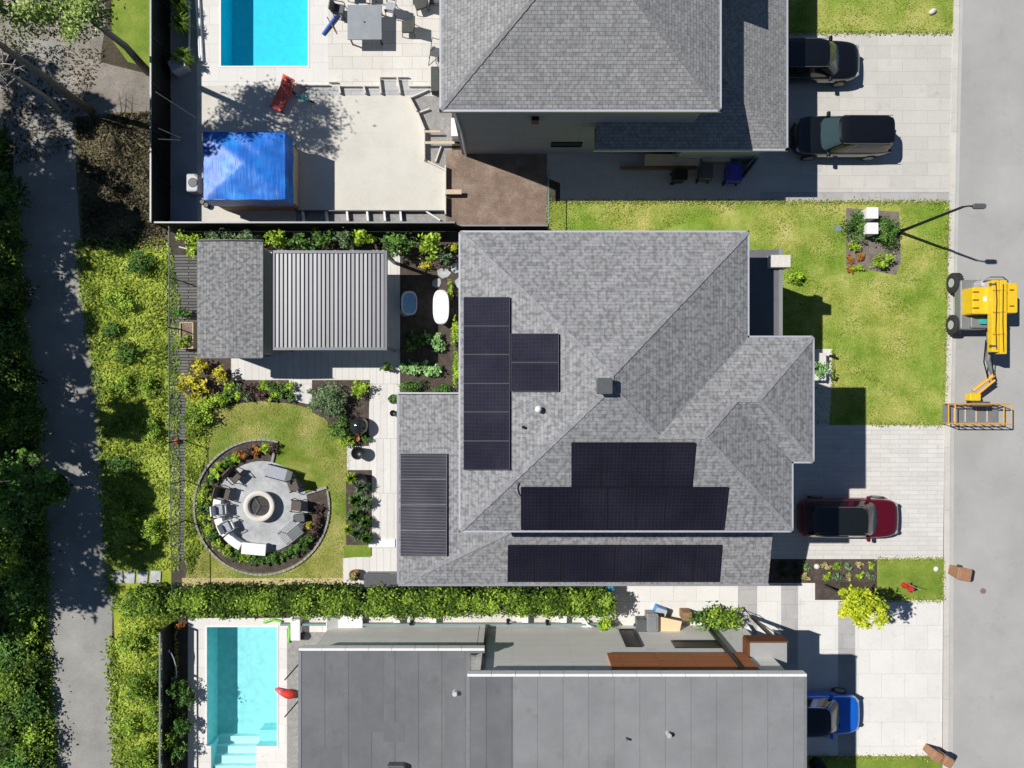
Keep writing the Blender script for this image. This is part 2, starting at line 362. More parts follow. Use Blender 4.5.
LF['yellow']=leafmat('golden leaves',(0.483,0.437,0.023),(0.920,0.851,0.115))
LF['chart']=leafmat('chartreuse leaves',(0.414,0.529,0.023),(0.920,0.920,0.069))
LF['pine']=leafmat('bright pine needles',(.17,.27,.06),(.60,.74,.22))
LF['grey']=leafmat('grey green needles',(0.096,0.160,0.072),(0.352,0.496,0.240))
LF['pine0']=leafmat('pine needles',(0.080,0.120,0.040),(0.352,0.448,0.160))
LF['purple']=leafmat('bronze purple leaves',(0.069,0.040,0.040),(0.230,0.149,0.127))
LF['rust']=leafmat('rust flowers',(0.345,0.115,0.023),(0.690,0.345,0.069))
LF['wild']=leafmat('wild scrub leaves',(.14,.25,.02),(.58,.78,.11))
LF['pale']=leafmat('pale green leaves',(0.192,0.384,0.112),(0.576,0.880,0.384))
LF['straw']=leafmat('dry grass',(0.391,0.368,0.127),(0.828,0.690,0.368))
LF['grass']=leafmat('grass blades',(.27,.34,.055),(.66,.62,.22))
LF['verge']=leafmat('verge grass',(.20,.30,.03),(.66,.76,.14))
LF['litter']=leafmat('dead leaves',(.07,.06,.03),(.26,.22,.12))

# ------------------------------------------------------------------ foliage
def leafmesh(name, C, size, tint, upb=1.0, elong=1.6):
    n=len(C); nrm=rng.normal(size=(n,3)); nrm[:,2]=np.abs(nrm[:,2])+upb; nrm/=np.linalg.norm(nrm,axis=1)[:,None]
    a=rng.normal(size=(n,3)); u=np.cross(nrm,a); u/=np.linalg.norm(u,axis=1)[:,None]+1e-9; w=np.cross(nrm,u)
    s=(size*rng.uniform(.6,1.35,n))[:,None]
    v=np.empty((n,4,3)); v[:,0]=C-u*s*elong*.5; v[:,1]=C+w*s*.42+u*s*.05; v[:,2]=C+u*s*elong*.5; v[:,3]=C-w*s*.42+u*s*.05
    me=bpy.data.meshes.new(name); me.vertices.add(4*n); me.vertices.foreach_set('co',v.reshape(-1).astype(np.float32))
    me.loops.add(4*n); me.loops.foreach_set('vertex_index',np.arange(4*n,dtype=np.int32))
    me.polygons.add(n); me.polygons.foreach_set('loop_start',np.arange(0,4*n,4,dtype=np.int32)); me.polygons.foreach_set('loop_total',np.full(n,4,dtype=np.int32))
    me.update(calc_edges=True)
    at=me.attributes.new('tint','FLOAT','FACE'); at.data.foreach_set('value',np.clip(tint,0,1).astype(np.float32))
    return me
def crown_pts(c, r, n, clumps=26, shell=.55, cs=.28, zmin=None):
    c=np.array(c); r=np.array(r)
    d=rng.normal(size=(clumps,3)); d/=np.linalg.norm(d,axis=1)[:,None]
    d*=rng.uniform(shell,1.0,clumps)[:,None]
    ct=rng.uniform(.15,.85,clumps); cw=rng.uniform(.5,1.3,clumps)
    idx=rng.integers(0,clumps,n)
    p=d[idx]+rng.normal(size=(n,3))*cs*cw[idx][:,None]*.6
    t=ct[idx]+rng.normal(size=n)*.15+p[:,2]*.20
    p=p*r*.86+c
    if zmin is not None: p[:,2]=np.maximum(p[:,2],zmin+rng.uniform(0,.1,n))
    return p,t
def shrub(px,py,rx,ry,h,mat,name,label,cat='shrub',n=None,leaf=.085,group=None,clumps=18,seen=True,z0=0,stem=True,elong=1.5):
    """rx, ry in picture units"""
    b=pl(px,py,h*.6) if seen else (px,py)
    loc=P(b[0],b[1],z0)
    o=empty(name,loc,0,label,cat,group)
    a,bb=rx*U,ry*U
    if n is None: n=int(min(7000,max(200,a*bb*3.1/(leaf*leaf)*3.6)))
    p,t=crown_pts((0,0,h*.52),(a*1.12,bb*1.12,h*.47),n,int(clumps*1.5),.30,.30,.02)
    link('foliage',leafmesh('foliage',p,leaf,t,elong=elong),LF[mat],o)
    if stem:
        m=MB()
        for k in range(4):
            an=random.uniform(0,6.28); m.tube([(0,0,-.02),(math.cos(an)*a*.25,math.sin(an)*bb*.25,h*.3),(math.cos(an)*a*.5,math.sin(an)*bb*.5,h*.6)],[.022,.015,.006],5)
        m.build('stem',M['barkd'],o)
    return o
def spiky(px,py,r,h,mat,name,label,cat='plant',n=140,group=None,flop=.9):
    b=pl(px,py,h*.5); o=empty(name,P(*b),0,label,cat,group); R=r*U
    vs=[];fs=[];ts=[]
    for k in range(n):
        a=random.uniform(0,6.28); rr=R*random.uniform(.5,1.05); z=h*random.uniform(.5,1)
        w=.018+.012*random.random(); dx,dy=math.cos(a),math.sin(a); i=len(vs)
        b0=random.uniform(0,.25)*R
        vs+=[(dx*b0-dy*w,dy*b0+dx*w,0),(dx*b0+dy*w,dy*b0-dx*w,0),(dx*rr*.55+dy*w,dy*rr*.55-dx*w,z),(dx*rr*.55-dy*w,dy*rr*.55+dx*w,z),(dx*rr,dy*rr,z*(1-flop*random.uniform(.1,.7)))]
        fs+=[(i,i+1,i+2,i+3),(i+3,i+2,i+4)]; t=random.random(); ts+=[t,t]
    me=bpy.data.meshes.new('foliage'); me.from_pydata(vs,[],fs); me.update()
    at=me.attributes.new('tint','FLOAT','FACE'); at.data.foreach_set('value',ts)
    link('foliage',me,LF[mat],o); return o
def tree(base, crown, cr, mat, name, label, n=6000, leaf=.16, tr=.16, clumps=40, bark='bark', group=None, limbs=9, cs=.22, shell=.5, cat='tree', bare=0):
    """base, crown: world vectors; cr: crown radii in m"""
    base=Vector(base); crown=Vector(crown)
    o=empty(name,base,0,label,cat,group); c=crown-base
    m=MB(); m.smooth=True
    top=c+Vector((0,0,cr[2]*.5)); bend=Vector((random.uniform(-.2,.2),random.uniform(-.2,.2),0))
    m.tube([(0,0,-.1),tuple(c*.3+bend),tuple(c*.65+bend*.6),tuple(c),tuple(top)],[tr*1.25,tr,tr*.8,tr*.55,tr*.15],9)
    m.build('trunk',M[bark],o)
    for k in range(limbs):
        a=6.28*k/limbs+random.uniform(-.3,.3); st=c*random.uniform(.62,1.0)
        e=c+Vector((math.cos(a)*cr[0]*.85,math.sin(a)*cr[1]*.85,random.uniform(-.5,.6)*cr[2]))
        mid=(st+e)/2+Vector((0,0,.15*cr[2]))
        q=MB(); q.tube([tuple(st),tuple(mid),tuple(e)],[tr*.42,tr*.25,tr*.05],6)
        for j in range(3):
            f=mid.lerp(e,random.uniform(.1,.8)); q.tube([tuple(f),tuple(f+Vector((random.uniform(-.5,.5)*cr[0],random.uniform(-.5,.5)*cr[1],random.uniform(-.2,.4)*cr[2]))*.6)],[tr*.14,tr*.03],4)
        q.build('limb',M[bark],o)
    if n:
        p,t=crown_pts(tuple(c),cr,n,clumps,shell,cs)
        link('crown',leafmesh('crown',p,leaf,t),LF[mat],o)
    return o

# ------------------------------------------------------------------ setting: flat sheets
def poly(name, pts, z, mat, seen=False, kind='structure', label=None, cat=None):
    m=MB(); m.sheet([P(*p)[:2] for p in pts],z); o=m.build(name,M[mat]); tag(o,label,cat,kind=kind); return o
def rects(name, x0,y0,x1,y1, holes, z, mat):
    xs=sorted({x0,x1}|{h[i] for h in holes for i in(0,2) if x0<h[i]<x1}); ys=sorted({y0,y1}|{h[i] for h in holes for i in(1,3) if y0<h[i]<y1})
    m=MB()
    for a,b in zip(xs,xs[1:]):
        for c,d in zip(ys,ys[1:]):
            if any(h[0]<=(a+b)/2<=h[2] and h[1]<=(c+d)/2<=h[3] for h in holes): continue
            m.sheet([P(a,c)[:2],P(b,c)[:2],P(b,d)[:2],P(a,d)[:2]],z)
    return tag(m.build(name,M[mat]),kind='structure')
NP=(221,-70,308,66); SP=(207,627,277,746); SST=(211,746,256,775)
rects('ground',-3000,-3000,4000,4000,[NP,SP,SST],0,'dirt')
poly('leaf_litter_ground',[(70,100),(165,100),(170,250),(80,250)],.006,'litterg')
poly('verge',[(82,236),(165,236),(166,240),(172,590),(160,600),(182,640),(182,1200),(120,1200),(118,700),(112,590),(106,500),(100,400),(86,290)],.004,'wild')
poly('dirt_track',[(-100,40),(40,55),(100,62),(152,75),(168,85),(168,110),(120,112),(70,118),(0,125),(-100,120)],.008,'gravelpath')
poly('path',[(22,40),(18,90),(13,135),(14,200),(18,300),(32,400),(42,500),(43,600),(52,768),(60,1200),(124,1200),(118,768),(112,640),(113,590),(106,500),(102,400),(87,300),(79,220),(75,150),(70,90),(60,40)],.012,'asphaltpath')
poly('verge_lawn',[(108,-200),(152,-200),(152,68),(128,62),(112,40)],.008,'lawn_green')
# road and curb
poly('road',[(960,-1500),(958,0),(949,430),(947,768),(945,2300),(1150,2300),(1150,-1500)],.006,'road')
poly('road_edge',[(958,-1500),(962,-1500),(963,0),(954,430),(953,768),(950,2300),(946,2300),(948,768),(950,430),(959,0)],.010,'roadedge')
cm=MB(); cm.prism([P(*p)[:2] for p in [(956,-1500),(953.5,0),(944.5,430),(942.5,768),(940,2300),(946,2300),(948,768),(950,430),(959,0),(961,-1500)]],-.05,.055); tag(cm.build('curb',M['curb']),kind='structure')
cm=MB(); cm.prism([P(*p)[:2] for p in [(1150,-1500),(1150,2300),(1156,2300),(1156,-1500)]],-.05,.10); tag(cm.build('curb',M['curb']),kind='structure')
poly('lawn',[(1156,-1500),(1156,2300),(1700,2300),(1700,-1500)],.006,'lawn_green')
# north lot
rects('north_patio',171,-200,452,232,[NP],.006,'concrete')
rects('pool_deck',197,-200,330,86,[NP],.010,'pooldeck')
poly('tiled_terrace',[(328,-200),(443,-200),(443,94),(410,94),(410,88),(328,88)],.014,'tiles')
poly('grey_step',[(300,86),(430,86),(430,95),(300,95)],.018,'cobble')
poly('fence_shade_strip',[(171,-200),(197,-200),(197,232),(171,232)],.016,'band')  # fence shade on the paving put into a greyer strip
poly('side_gravel',[(411,96),(452,96),(452,172),(446,170),(426,161),(426,133)],.010,'gravel')
poly('soil_patch',[(446,150),(547,150),(547,232),(446,232)],.012,'soil')
poly('trench',[(296,212),(446,212),(446,222),(296,222)],.012,'gravel')
poly('north_alley',[(547,148),(760,148),(792,148),(792,202),(560,202),(560,183),(547,178)],.010,'drive_n')
poly('north_driveway',[(740,33),(953,33),(949,202),(740,202)],.016,'drive_n')
poly('drive_border',[(760,192),(949.5,192),(949.5,201.5),(760,201.5)],.020,'band')
poly('north_lawn',[(700,-1400),(955,-1400),(953,33),(740,33),(740,0)],.012,'lawn')
# main lot
poly('front_lawn',[(548,202),(949,202),(945,425),(700,425),(700,300),(548,300)],.008,'lawn')
poly('driveway',[(690,425),(944.5,425),(943,560),(690,560)],.012,'drive')
poly('entry_walk',[(700,349),(832,349),(832,384),(829,425),(700,425)],.014,'drive')
poly('plant_bed',[(740,559),(877,559),(877,582),(840,582),(840,600),(815,600),(815,583),(740,583)],.016,'mulch')
poly('side_lawn',[(877,559),(943,559),(943,600),(877,600)],.018,'lawn_green')
poly('yard_ground',[(171,232),(480,232),(480,590),(171,590)],.006,'mulch')
poly('deck_boards',[(170,255),(197,255),(198,355),(188,365),(186,420),(185,500),(184,560),(170,560)],.010,'decking')
lawn=[(205,420),(215,410),(235,404),(262,401),(292,404),(318,411),(330,425),(342,440),(352,455),(346,480),(346,545),(344,560),(343,590),(182,590),(190,560),(205,545)]
poly('weedy_strip',[(186,395),(212,400),(212,430),(200,480),(204,545),(190,575),(184,560)],.008,'wild')
poly('back_lawn',lawn,.012,'backlawn')
poly('garden_path',[(231,355),(400,355),(400,374),(400,590),(343,590),(343,558),(372,556),(372,470),(347,470),(347,445),(368,445),(370,380),(312,380),(312,405),(290,400),(289,380),(231,380)],.016,'path')
poly('covered_patio',[(262,250),(400,250),(400,355),(262,355)],.018,'path')
poly('dry_strip',[(182,578),(343,578),(343,592),(182,592)],.015,'dry')
poly('lawn_patch',[(344,545),(371,545),(371,557),(344,557)],.022,'lawn_green')
for a in ((444,273,8,6),(457,268,8,6),(437,283,5,5),(460,283,7,6),(405,312,6,5)):
    m=MB(); k=7; pts=[]
    for i in range(k):
        t=6.28*i/k; r=random.uniform(.8,1.1); pts.append(P(a[0]+a[2]*r*math.cos(t),a[1]+a[3]*r*math.sin(t))[:2])
    m.prism(pts,0,.035); o=m.build('stepping_stone',M['slate'],bevel=.008)
    tag(o,{444:'grey flagstone nearest the white bathtub in the north bed',457:'grey flagstone touching the house wall north of the white tub',437:'smallest grey flagstone between the tubs',460:'grey flagstone at the house wall level with the solar panels',405:'shaded flagstone against the blue tub'}[a[0]],'stepping stone')
# south lot
rects('south_deck',182,618,300,1100,[SP,SST],.008,'pooldeck')
poly('shaded_planter',[(171,618),(188,618),(188,1100),(171,1100)],.014,'mulch')
poly('gravel_strip',[(287,628),(330,628),(330,1100),(287,1100)],.014,'gravel')
poly('south_side_path',[(290,612),(620,612),(620,632),(290,632)],.016,'tiles')
poly('side_alley',[(480,562),(790,584),(790,640),(620,640),(605,612),(480,612)],.010,'drive_s')
poly('south_driveway',[(700,583),(815,583),(815,600),(943,600),(942,756),(700,756)],.013,'drive_s')
for x0,x1 in ((738,757),(781,798),(838,855)): poly('paver_band',[(x0,601 if x0>800 else 584.5),(x1,601 if x0>800 else 584.5),(x1,755),(x0,755)],.019,'band')
poly('south_lawn',[(700,756),(942,756),(940,2000),(700,2000)],.010,'lawn_green')

# pools
def pool(name,label,r,depth,mat,wmat,steps=None):
    o=empty(name,P((r[0]+r[2])/2,(r[1]+r[3])/2),0,label,'pool'); c=o.location
    def L(px,py,z): return P(px,py,z)-c
    x0,y0,x1,y1=r; m=MB()
    fl=[L(x0,y0,-depth),L(x1,y0,-depth),L(x1,y1,-depth),L(x0,y1,-depth)]; tp=[L(x0,y0,.0),L(x1,y0,.0),L(x1,y1,.0),L(x0,y1,.0)]
    m.add(fl+tp,[(3,2,1,0),(0,1,5,4),(1,2,6,5),(3,0,4,7)]+([] if steps else [(2,3,7,6)]))
    if steps:
        sx0,sy0,sx1,sy1=steps
        m.add([L(x0,y1,-depth),L(sx0,y1,-depth),L(sx0,y1,0),L(x0,y1,0)],[(0,1,2,3)]); m.add([L(sx1,y1,-depth),L(x1,y1,-depth),L(x1,y1,0),L(sx1,y1,0)],[(0,1,2,3)])
        m.add([L(sx0,y1,-1.3),L(sx0,sy1,-1.3),L(sx0,sy1,0),L(sx0,y1,0)],[(3,2,1,0)]); m.add([L(sx1,y1,-1.3),L(sx1,sy1,-1.3),L(sx1,sy1,0),L(sx1,y1,0)],[(0,1,2,3)])
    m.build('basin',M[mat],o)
    if steps:
        for k in range(4):
            q=MB(); a=sy0+k*7.2; b=min(a+7.2,sy1); z=-.95+.26*k
            q.prism([L(sx0,a,0)[:2],L(sx1,a,0)[:2],L(sx1,b,0)[:2],L(sx0,b,0)[:2]],-depth,z); q.build('step',M['poolstep'],o)
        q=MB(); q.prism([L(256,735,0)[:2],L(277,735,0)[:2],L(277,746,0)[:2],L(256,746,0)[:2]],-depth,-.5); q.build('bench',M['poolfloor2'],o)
    q=MB(); q.sheet([L(x0,y0,0)[:2],L(x1,y0,0)[:2],L(x1,y1,0)[:2],L(x0,y1,0)[:2]],-.10)
    if steps: q.sheet([L(sx0,y1,0)[:2],L(sx1,y1,0)[:2],L(sx1,sy1,0)[:2],L(sx0,sy1,0)[:2]],-.10)
    q.build('water',M[wmat],o)
    q=MB()
    for (a,b,cc,d) in ((x0-1.6,y0-1.6,x1+1.6,y0),(x0-1.6,y1,x1+1.6,y1+1.6),(x0-1.6,y0,x0,y1),(x1,y0,x1+1.6,y1)):
        if steps and b==y1:
            for (aa,c2) in ((a,sx0),(sx1,cc)): q.prism([L(aa,b,0)[:2],L(c2,b,0)[:2],L(c2,d,0)[:2],L(aa,d,0)[:2]],0,.03)
        else: q.prism([L(a,b,0)[:2],L(cc,b,0)[:2],L(cc,d,0)[:2],L(a,d,0)[:2]],0,.03)
    q.build('coping',M['white'],o)
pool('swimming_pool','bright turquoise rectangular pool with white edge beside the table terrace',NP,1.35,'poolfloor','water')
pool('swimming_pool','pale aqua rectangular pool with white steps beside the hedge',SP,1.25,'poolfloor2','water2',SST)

# ------------------------------------------------------------------ houses
def roofmesh(faces, soffit, zs, name, mat, parent):
    m=MB()
    for f in faces:
        pts=[P(x,y,z) for (x,y,z) in f]
        n=(pts[1]-pts[0]).cross(pts[2]-pts[0])
        if n.z<0: pts=pts[::-1]
        m.add(pts,[tuple(range(len(pts)))])
    o=m.build(name,M[mat],parent,uv=True)
    q=MB(); q.sheet([P(*p)[:2] for p in soffit],zs-.14); q.build('soffit',M['darkgrey'],o)
    return o
def gutters(runs, z, mat, parent, w=.10, name='gutter'):
    m=MB()
    for (a,b) in runs:
        A,B=P(*a),P(*b); d=B-A; c=(A+B)/2; c.z=z-.06
        m.box(c,(d.length+w,w,.13),math.atan2(d.y,d.x))
    m.build(name,M[mat],parent)
def wallblock(pts, z0, z1, mat, parent, name='wall'):
    m=MB(); m.prism([P(*p)[:2] for p in pts],z0,z1); return m.build(name,M[mat],parent,uv=True)
def wallwin(parent, a, b, zc, hgt, out, name='window', fmat='black', gmat='glass', depth=.05):
    """window on the wall between plan points a and b, out = outward unit vector"""
    A,B=P(*a),P(*b); d=B-A; c=(A+B)/2+Vector(out)*depth/2; c.z=zc; rz=math.atan2(d.y,d.x)
    m=MB(); t=.06; L=d.length
    for (dx,dz,sx,sz) in ((0,hgt/2,L,t),(0,-hgt/2,L,t),(-L/2+t/2,0,t,hgt-t),(L/2-t/2,0,t,hgt-t)):
        m.box(c+Vector((math.cos(rz)*dx,math.sin(rz)*dx,dz)),(sx,depth,sz),rz)
    o=m.build(name,M[fmat],parent)
    q=MB(); q.box(c-Vector(out)*.01,(L-t*2,depth*.4,hgt-t),rz); q.build('pane',M[gmat],o)
E1,PT=7.2,.38
house=empty('house',(0,0,0),0,'large grey shingled house with black solar panels on its hipped roof','house')
def e(x,y,d): return (x,y,E1+d*U*PT)
a=e(470.9,263.9,0);b=e(698.4,263.9,0);c=e(698.4,346.9,0);d=e(749.8,346.9,0);ee=e(749.8,445.6,0);f=e(733.2,445.6,0);g=e(733.2,500.1,0);i=e(470.9,500.1,0)
R1=e(584.65,377.65,113.75);R2=e(584.65,386.35,113.75);V=e(621.8,423.5,76.6);H2=e(656.6,423.5,76.6);Wr=e(700.45,396.25,49.35);W2=e(683.85,396.25,49.35)
rf=roofmesh([[a,i,R2,R1],[a,R1,b],[b,R1,R2,V,c],[c,V,H2,W2,Wr,d],[d,Wr,ee],[Wr,W2,f,ee],[H2,g,f,W2],[i,g,H2,V,R2]],
     [x[:2] for x in (a,b,c,d,ee,f,g,i)],E1,'roof','shingle',house)
m=MB()
def cap(A,B,m=m):
    A,B=P(*A),P(*B); n=max(2,int((B-A).length/.20))
    dd=(B-A).normalized(); rz=math.atan2(dd.y,dd.x); ti=-math.asin(dd.z)
    for k in range(n):
        p=A.lerp(B,(k+.5)/n); m.box(p+Vector((0,0,.0)),(.22,.15+.02*(k%2),.016),rz,(0,ti+.03))
for A,B in ((a,R1),(b,R1),(R1,R2),(i,R2),(R2,V),(V,H2),(H2,W2),(W2,Wr),(d,Wr),(ee,Wr),(g,H2)): cap(A,B)
m.build('ridge_cap',M['capmat'],rf)
gutters([(a[:2],b[:2]),(b[:2],c[:2]),(c[:2],d[:2]),(d[:2],ee[:2]),(ee[:2],f[:2]),(f[:2],g[:2]),(g[:2],i[:2]),(i[:2],a[:2])],E1,'gutter',rf)
IN=8
wallblock([(480,273),(690,273),(690,355),(741,355),(741,437),(724,437),(724,491),(480,491)],0,E1-.15,'wall_grey',house)
# lower roof
E2=3.9
def l2(x,y,z): return (x,y,E2+z*U)
lw=roofmesh([[l2(411,392,0),l2(411,562,0),l2(549,493,17.25),l2(480,493,8.6),l2(480,392,8.6)],
  [l2(411,562,0),l2(738.8,562,0),l2(738.8,493,17.25),l2(549,493,17.25)]],[(411,392),(411,562),(738.8,562),(738.8,493),(480,493),(480,392)],E2,'lower_roof','shingle',house)
m=MB(); cap(l2(411,562,0),l2(549,493,17.25),m); m.build('ridge_cap',M['capmat'],lw)
gutters([((411,392),(411,562)),((411,562),(738.8,562))],E2,'gutter_d',lw)
wallblock([(418,400),(480,400),(480,491),(733,491),(733,554),(418,554)],0,E2-.15,'wall_grey',house)
m=MB(); A=[P(733,495,E2-.14),P(733,554,E2-.14),P(733,495,E2+.7),P(736,495,E2+.7),P(736,554,E2-.14),P(736,495,E2-.14)]
m.add(A,[(0,1,2),(5,3,4),(1,4,3,2),(0,5,4,1),(0,2,3,5)]); m.build('gable',M['wall_grey'],house)
m=MB(); m.box((P(445,392,E2+.10)),(69*U,.06,.5),0,(0,-.124)); m.build('fascia',M['gutter_d'],house)
# plane heights for solar
def ray_on(zf,px,py,lift):
    z=E1
    for _ in range(40):
        p=W(px,py,z); z=zf(p)+lift
    return W(px,py,z)
def z_west(p): return E1+PT*(p.x-(470.9-512)*U)
def z_south(p): return E1+PT*(p.y-(384-500.1)*U)
def z_lw(p): return E2+.125*(p.x-(411-512)*U)
def z_ls(p): return E2+.25*(p.y-(384-562)*U)
def panel(zf,q,mat,horiz=True):
    pts=[ray_on(zf,x,y,.11) for x,y in q]; cen=sum(pts,Vector())/4
    nn=(pts[1]-pts[0]).cross(pts[2]-pts[0]).normalized()
    if nn.z<0: nn=-nn; pts=pts[::-1]
    m=MB(); ins=[cen+(p-cen)*.985 for p in pts]; lo=[p-nn*.045 for p in ins]
    m.add(ins+lo,[(0,1,2,3),(7,6,5,4)]+[(k,4+k,4+(k+1)%4,(k+1)%4) for k in range(4)])
    o=m.build('solar_panel',M[mat],house,uv=True)
    r=MB()
    for k in range(4):
        A,B=ins[k],ins[(k+1)%4]; r.tube([A+nn*.004,B+nn*.004],.013,4)
    r.build('frame',M['grey'] if mat=='solar_l' else (M['darkgrey'] if mat=='solar_w' else M['black']),o)
    return pts
ys=[297,326,354.5,383.5,412,441,470]
for y0,y1 in zip(ys,ys[1:]): panel(z_west,[(463.5,y0),(510,y0),(510,y1),(463.5,y1)],'solar_w')
for y0,y1 in ((333.5,362.5),(362.5,391.5)): panel(z_west,[(510.8,y0),(559,y0),(559,y1),(510.8,y1)],'solar_w')
xs=[521,549.5,578.7,607.5,636.5,665.5,695,728]; xb=[521,549.5,578.5,607,635.5,664,692.5,723]
for k in range(7): panel(z_south,[(xs[k],487),(xs[k+1],487),(xb[k+1],530),(xb[k],530)],'solar_s')
xs=[571.5,601,632,664,695]; xb=[571.5,600.5,631,662,691]
for k in range(4): panel(z_south,[(xs[k],442.5),(xs[k+1],442.5),(xb[k+1],487),(xb[k],487)],'solar_s')
for k in range(8): panel(z_ls,[(508+26.7*k,545),(508+26.7*(k+1),545),(507.5+26.4*(k+1),582),(507.5+26.4*k,582)],'solar_s')
for k in range(4): panel(z_lw,[(400.5,453.5+25.7*k),(447,453.5+25.7*k),(447,453.5+25.7*(k+1)),(400.5,453.5+25.7*(k+1))],'solar_l')
# roof furniture
p=ray_on(lambda q:9.3,607,386,0); m=MB(); m.rbox((p.x-.12,p.y,9.35),(.48,.48,.4),.05); o=m.build('roof_vent',M['grey'],house); m=MB(); m.rbox((p.x-.12,p.y,9.57),(.56,.56,.07),.05); m.build('cowl',M['darkgrey'],o)
p=ray_on(z_west,538,409,0); m=MB(); m.smooth=True; m.lathe((p.x,p.y,p.z-.1),[(.07,0),(.07,.33),(.12,.34),(.12,.42),(.03,.46)],16); m.build('vent_pipe',M['white'],house)
p=ray_on(z_west,523,427,0); m=MB(); m.lathe((p.x,p.y,p.z-.1),[(.05,0),(.05,.3)],10); m.build('vent_pipe',M['black'],house)
m=MB(); pts=[ray_on(z_south,x,y,.03) for x,y in ((519,483),(517.5,488),(519,494),(522,497))]; m.tube(pts,.018,5); m.build('cable',M['black'],house)
# windows and doors on the walls
for (A,B,o_) in (((480,290),(480,320),(-1,0,0)),((480,340),(480,370),(-1,0,0)),((418,430),(418,470),(-1,0,0)),((418,500),(418,540),(-1,0,0)),((741,375),(741,415),(1,0,0)),((724,450),(724,480),(1,0,0)),((500,273),(540,273),(0,1,0)),((600,273),(650,273),(0,1,0)),((690,290),(690,330),(1,0,0)),((520,554),(560,554),(0,-1,0)),((640,554),(680,554),(0,-1,0))):
    top = A[0] in (418,) or A[1]==554
    wallwin(house,A,B,1.6,1.3,o_)
    if not top: wallwin(house,A,B,5.2,1.4,o_)
m=MB(); m.box(P(742.5,405,1.1),(.06,2.6,2.2)); o=m.build('garage_door',M['lightgrey'],house)
# porch
m=MB(); m.prism([P(*q)[:2] for q in [(690,269),(741,269),(741,347),(690,347)]],4.6,4.9); m.build('porch_roof',M['membrane_d'],house)
m=MB(); m.prism([P(*q)[:2] for q in [(740.5,268),(743.5,268),(743.5,346),(740.5,346)]],4.55,4.96); m.build('porch_fascia',M['membrane_l'],house)
m=MB(); q=pl(780.5,261,5.2); m.rbox(P(q[0],q[1],2.6),(.84,.50,5.2),.03); m.build('chimney',M['stone'],house)
for y in (275,340):
    m=MB(); m.box(P(739,y,2.28),(.2,.2,4.55)); m.build('post',M['white'],house)

# south flat roofed house
sh=empty('house',(0,0,0),0,'flat roofed house with two grey membrane roofs and orange timber strip','house')
zR,zL=6.7,4.1
def flatroof(x0,y0,x1,y1,z,mat,nm):
    m=MB(); m.prism([P(*q)[:2] for q in ((x0,y0),(x1,y0),(x1,y1),(x0,y1))],z-.3,z); return m.build(nm,M[mat],sh)
r1=flatroof(476.6,616.5,747.5,900,zR,'membrane_l','roof')
r2=flatroof(325.5,616.3,475.5,900,zL,'membrane','roof')
m=MB(); m.prism([P(*q)[:2] for q in ((475.5,616.3),(488,616.3),(488,621),(475.5,621))],zL-.3,zL); m.build('roof_return',M['membrane'],sh)
def sheetseen(quad,z,mat,parent):
    m=MB(); m.sheet([W(x,y,z)[:2] for x,y in quad],z+.005); m.build('membrane_patch',M[mat],parent)
for (x0,y0,x1,y1) in ((361.5,651,383.5,732),(383.5,722,404.5,742),(445,658,466,677),(445,690,463,800),(319,746,341.5,790)): sheetseen([(x0,y0),(x1,y0),(x1,y1),(x0,y1)],zL,'membrane_d',r2)
sheetseen([(470,677),(513,677),(513,900),(470,900)],zR,'membrane',r1)
def parapet(x0,x1,y,z,parent,lx=None):
    m=MB(); n=int((x1-x0)/19)
    for k in range(n):
        A=x0+(x1-x0)*k/n; B=x0+(x1-x0)*(k+1)/n
        m.box(P((A+B)/2,y,z-.02),((B-A)*U-.015,.10,.34))
    m.build('parapet_flashing',M['white'],parent)
parapet(476,748,617,zR,r1); parapet(325,488,616.6,zL,r2)
m=MB(); m.box(P(747.8,760,zR-.15),(.12,13.4,.33)); m.build('edge_trim',M['grey'],r1)
m=MB(); m.box(P(325.2,760,zL-.15),(.12,13.4,.33)); m.build('edge_trim',M['grey'],r2)
m=MB(); m.box(P(476.9,760,zR-.15),(.12,13.4,.33)); m.build('edge_trim',M['grey'],r1)
WY=625
wallblock([(480,WY),(742,WY),(742,890),(480,890)],0,zR-.3,'wall_tan',sh)
wallblock([(331,WY),(479.5,WY),(479.5,890),(331,890)],0,zL-.3,'wall_tan',sh)
def walz(y,wy=WY): return H*(1-(wy-384)/(y-384))     # height on the wall seen at picture row y
m=MB(); za,zb=walz(655),walz(668.5)
xa=512+(607-512)*(1-za/H); xc=512+(757-512)*(1-zb/H)
m.box(P((xa+xc)/2,WY-1,(za+zb)/2+.25),((xc-xa)*U,.09,zb-za+.5)); m.build('timber_panel',M['wood'],sh,uv=True)
m=MB(); m.box(P(487,WY-1.5,3.2),(.12,.14,6.2)); m.build('downpipe',M['black'],sh)
m=MB(); m.box(P(705,WY-1.5,3.2),(.16,.12,6.3)); m.build('downpipe',M['black'],sh)
def slot(x0,x1,y0,y1,nm='window',gm='black'):
    z0,z1=walz(y0),walz(y1); k=1-(z0+z1)/2/H
    wallwin(sh,(512+(x0-512)*k,WY),(512+(x1-512)*k,WY),(z0+z1)/2,z1-z0,(0,1,0),nm,'black',gm)
slot(673,722,641.5,648); slot(622,638,630,647)
m=MB(); m.box(P(445,WY-2.5,.25),(15.5,.10,.16)); m.build('wall_ledge',M['teal'],sh)
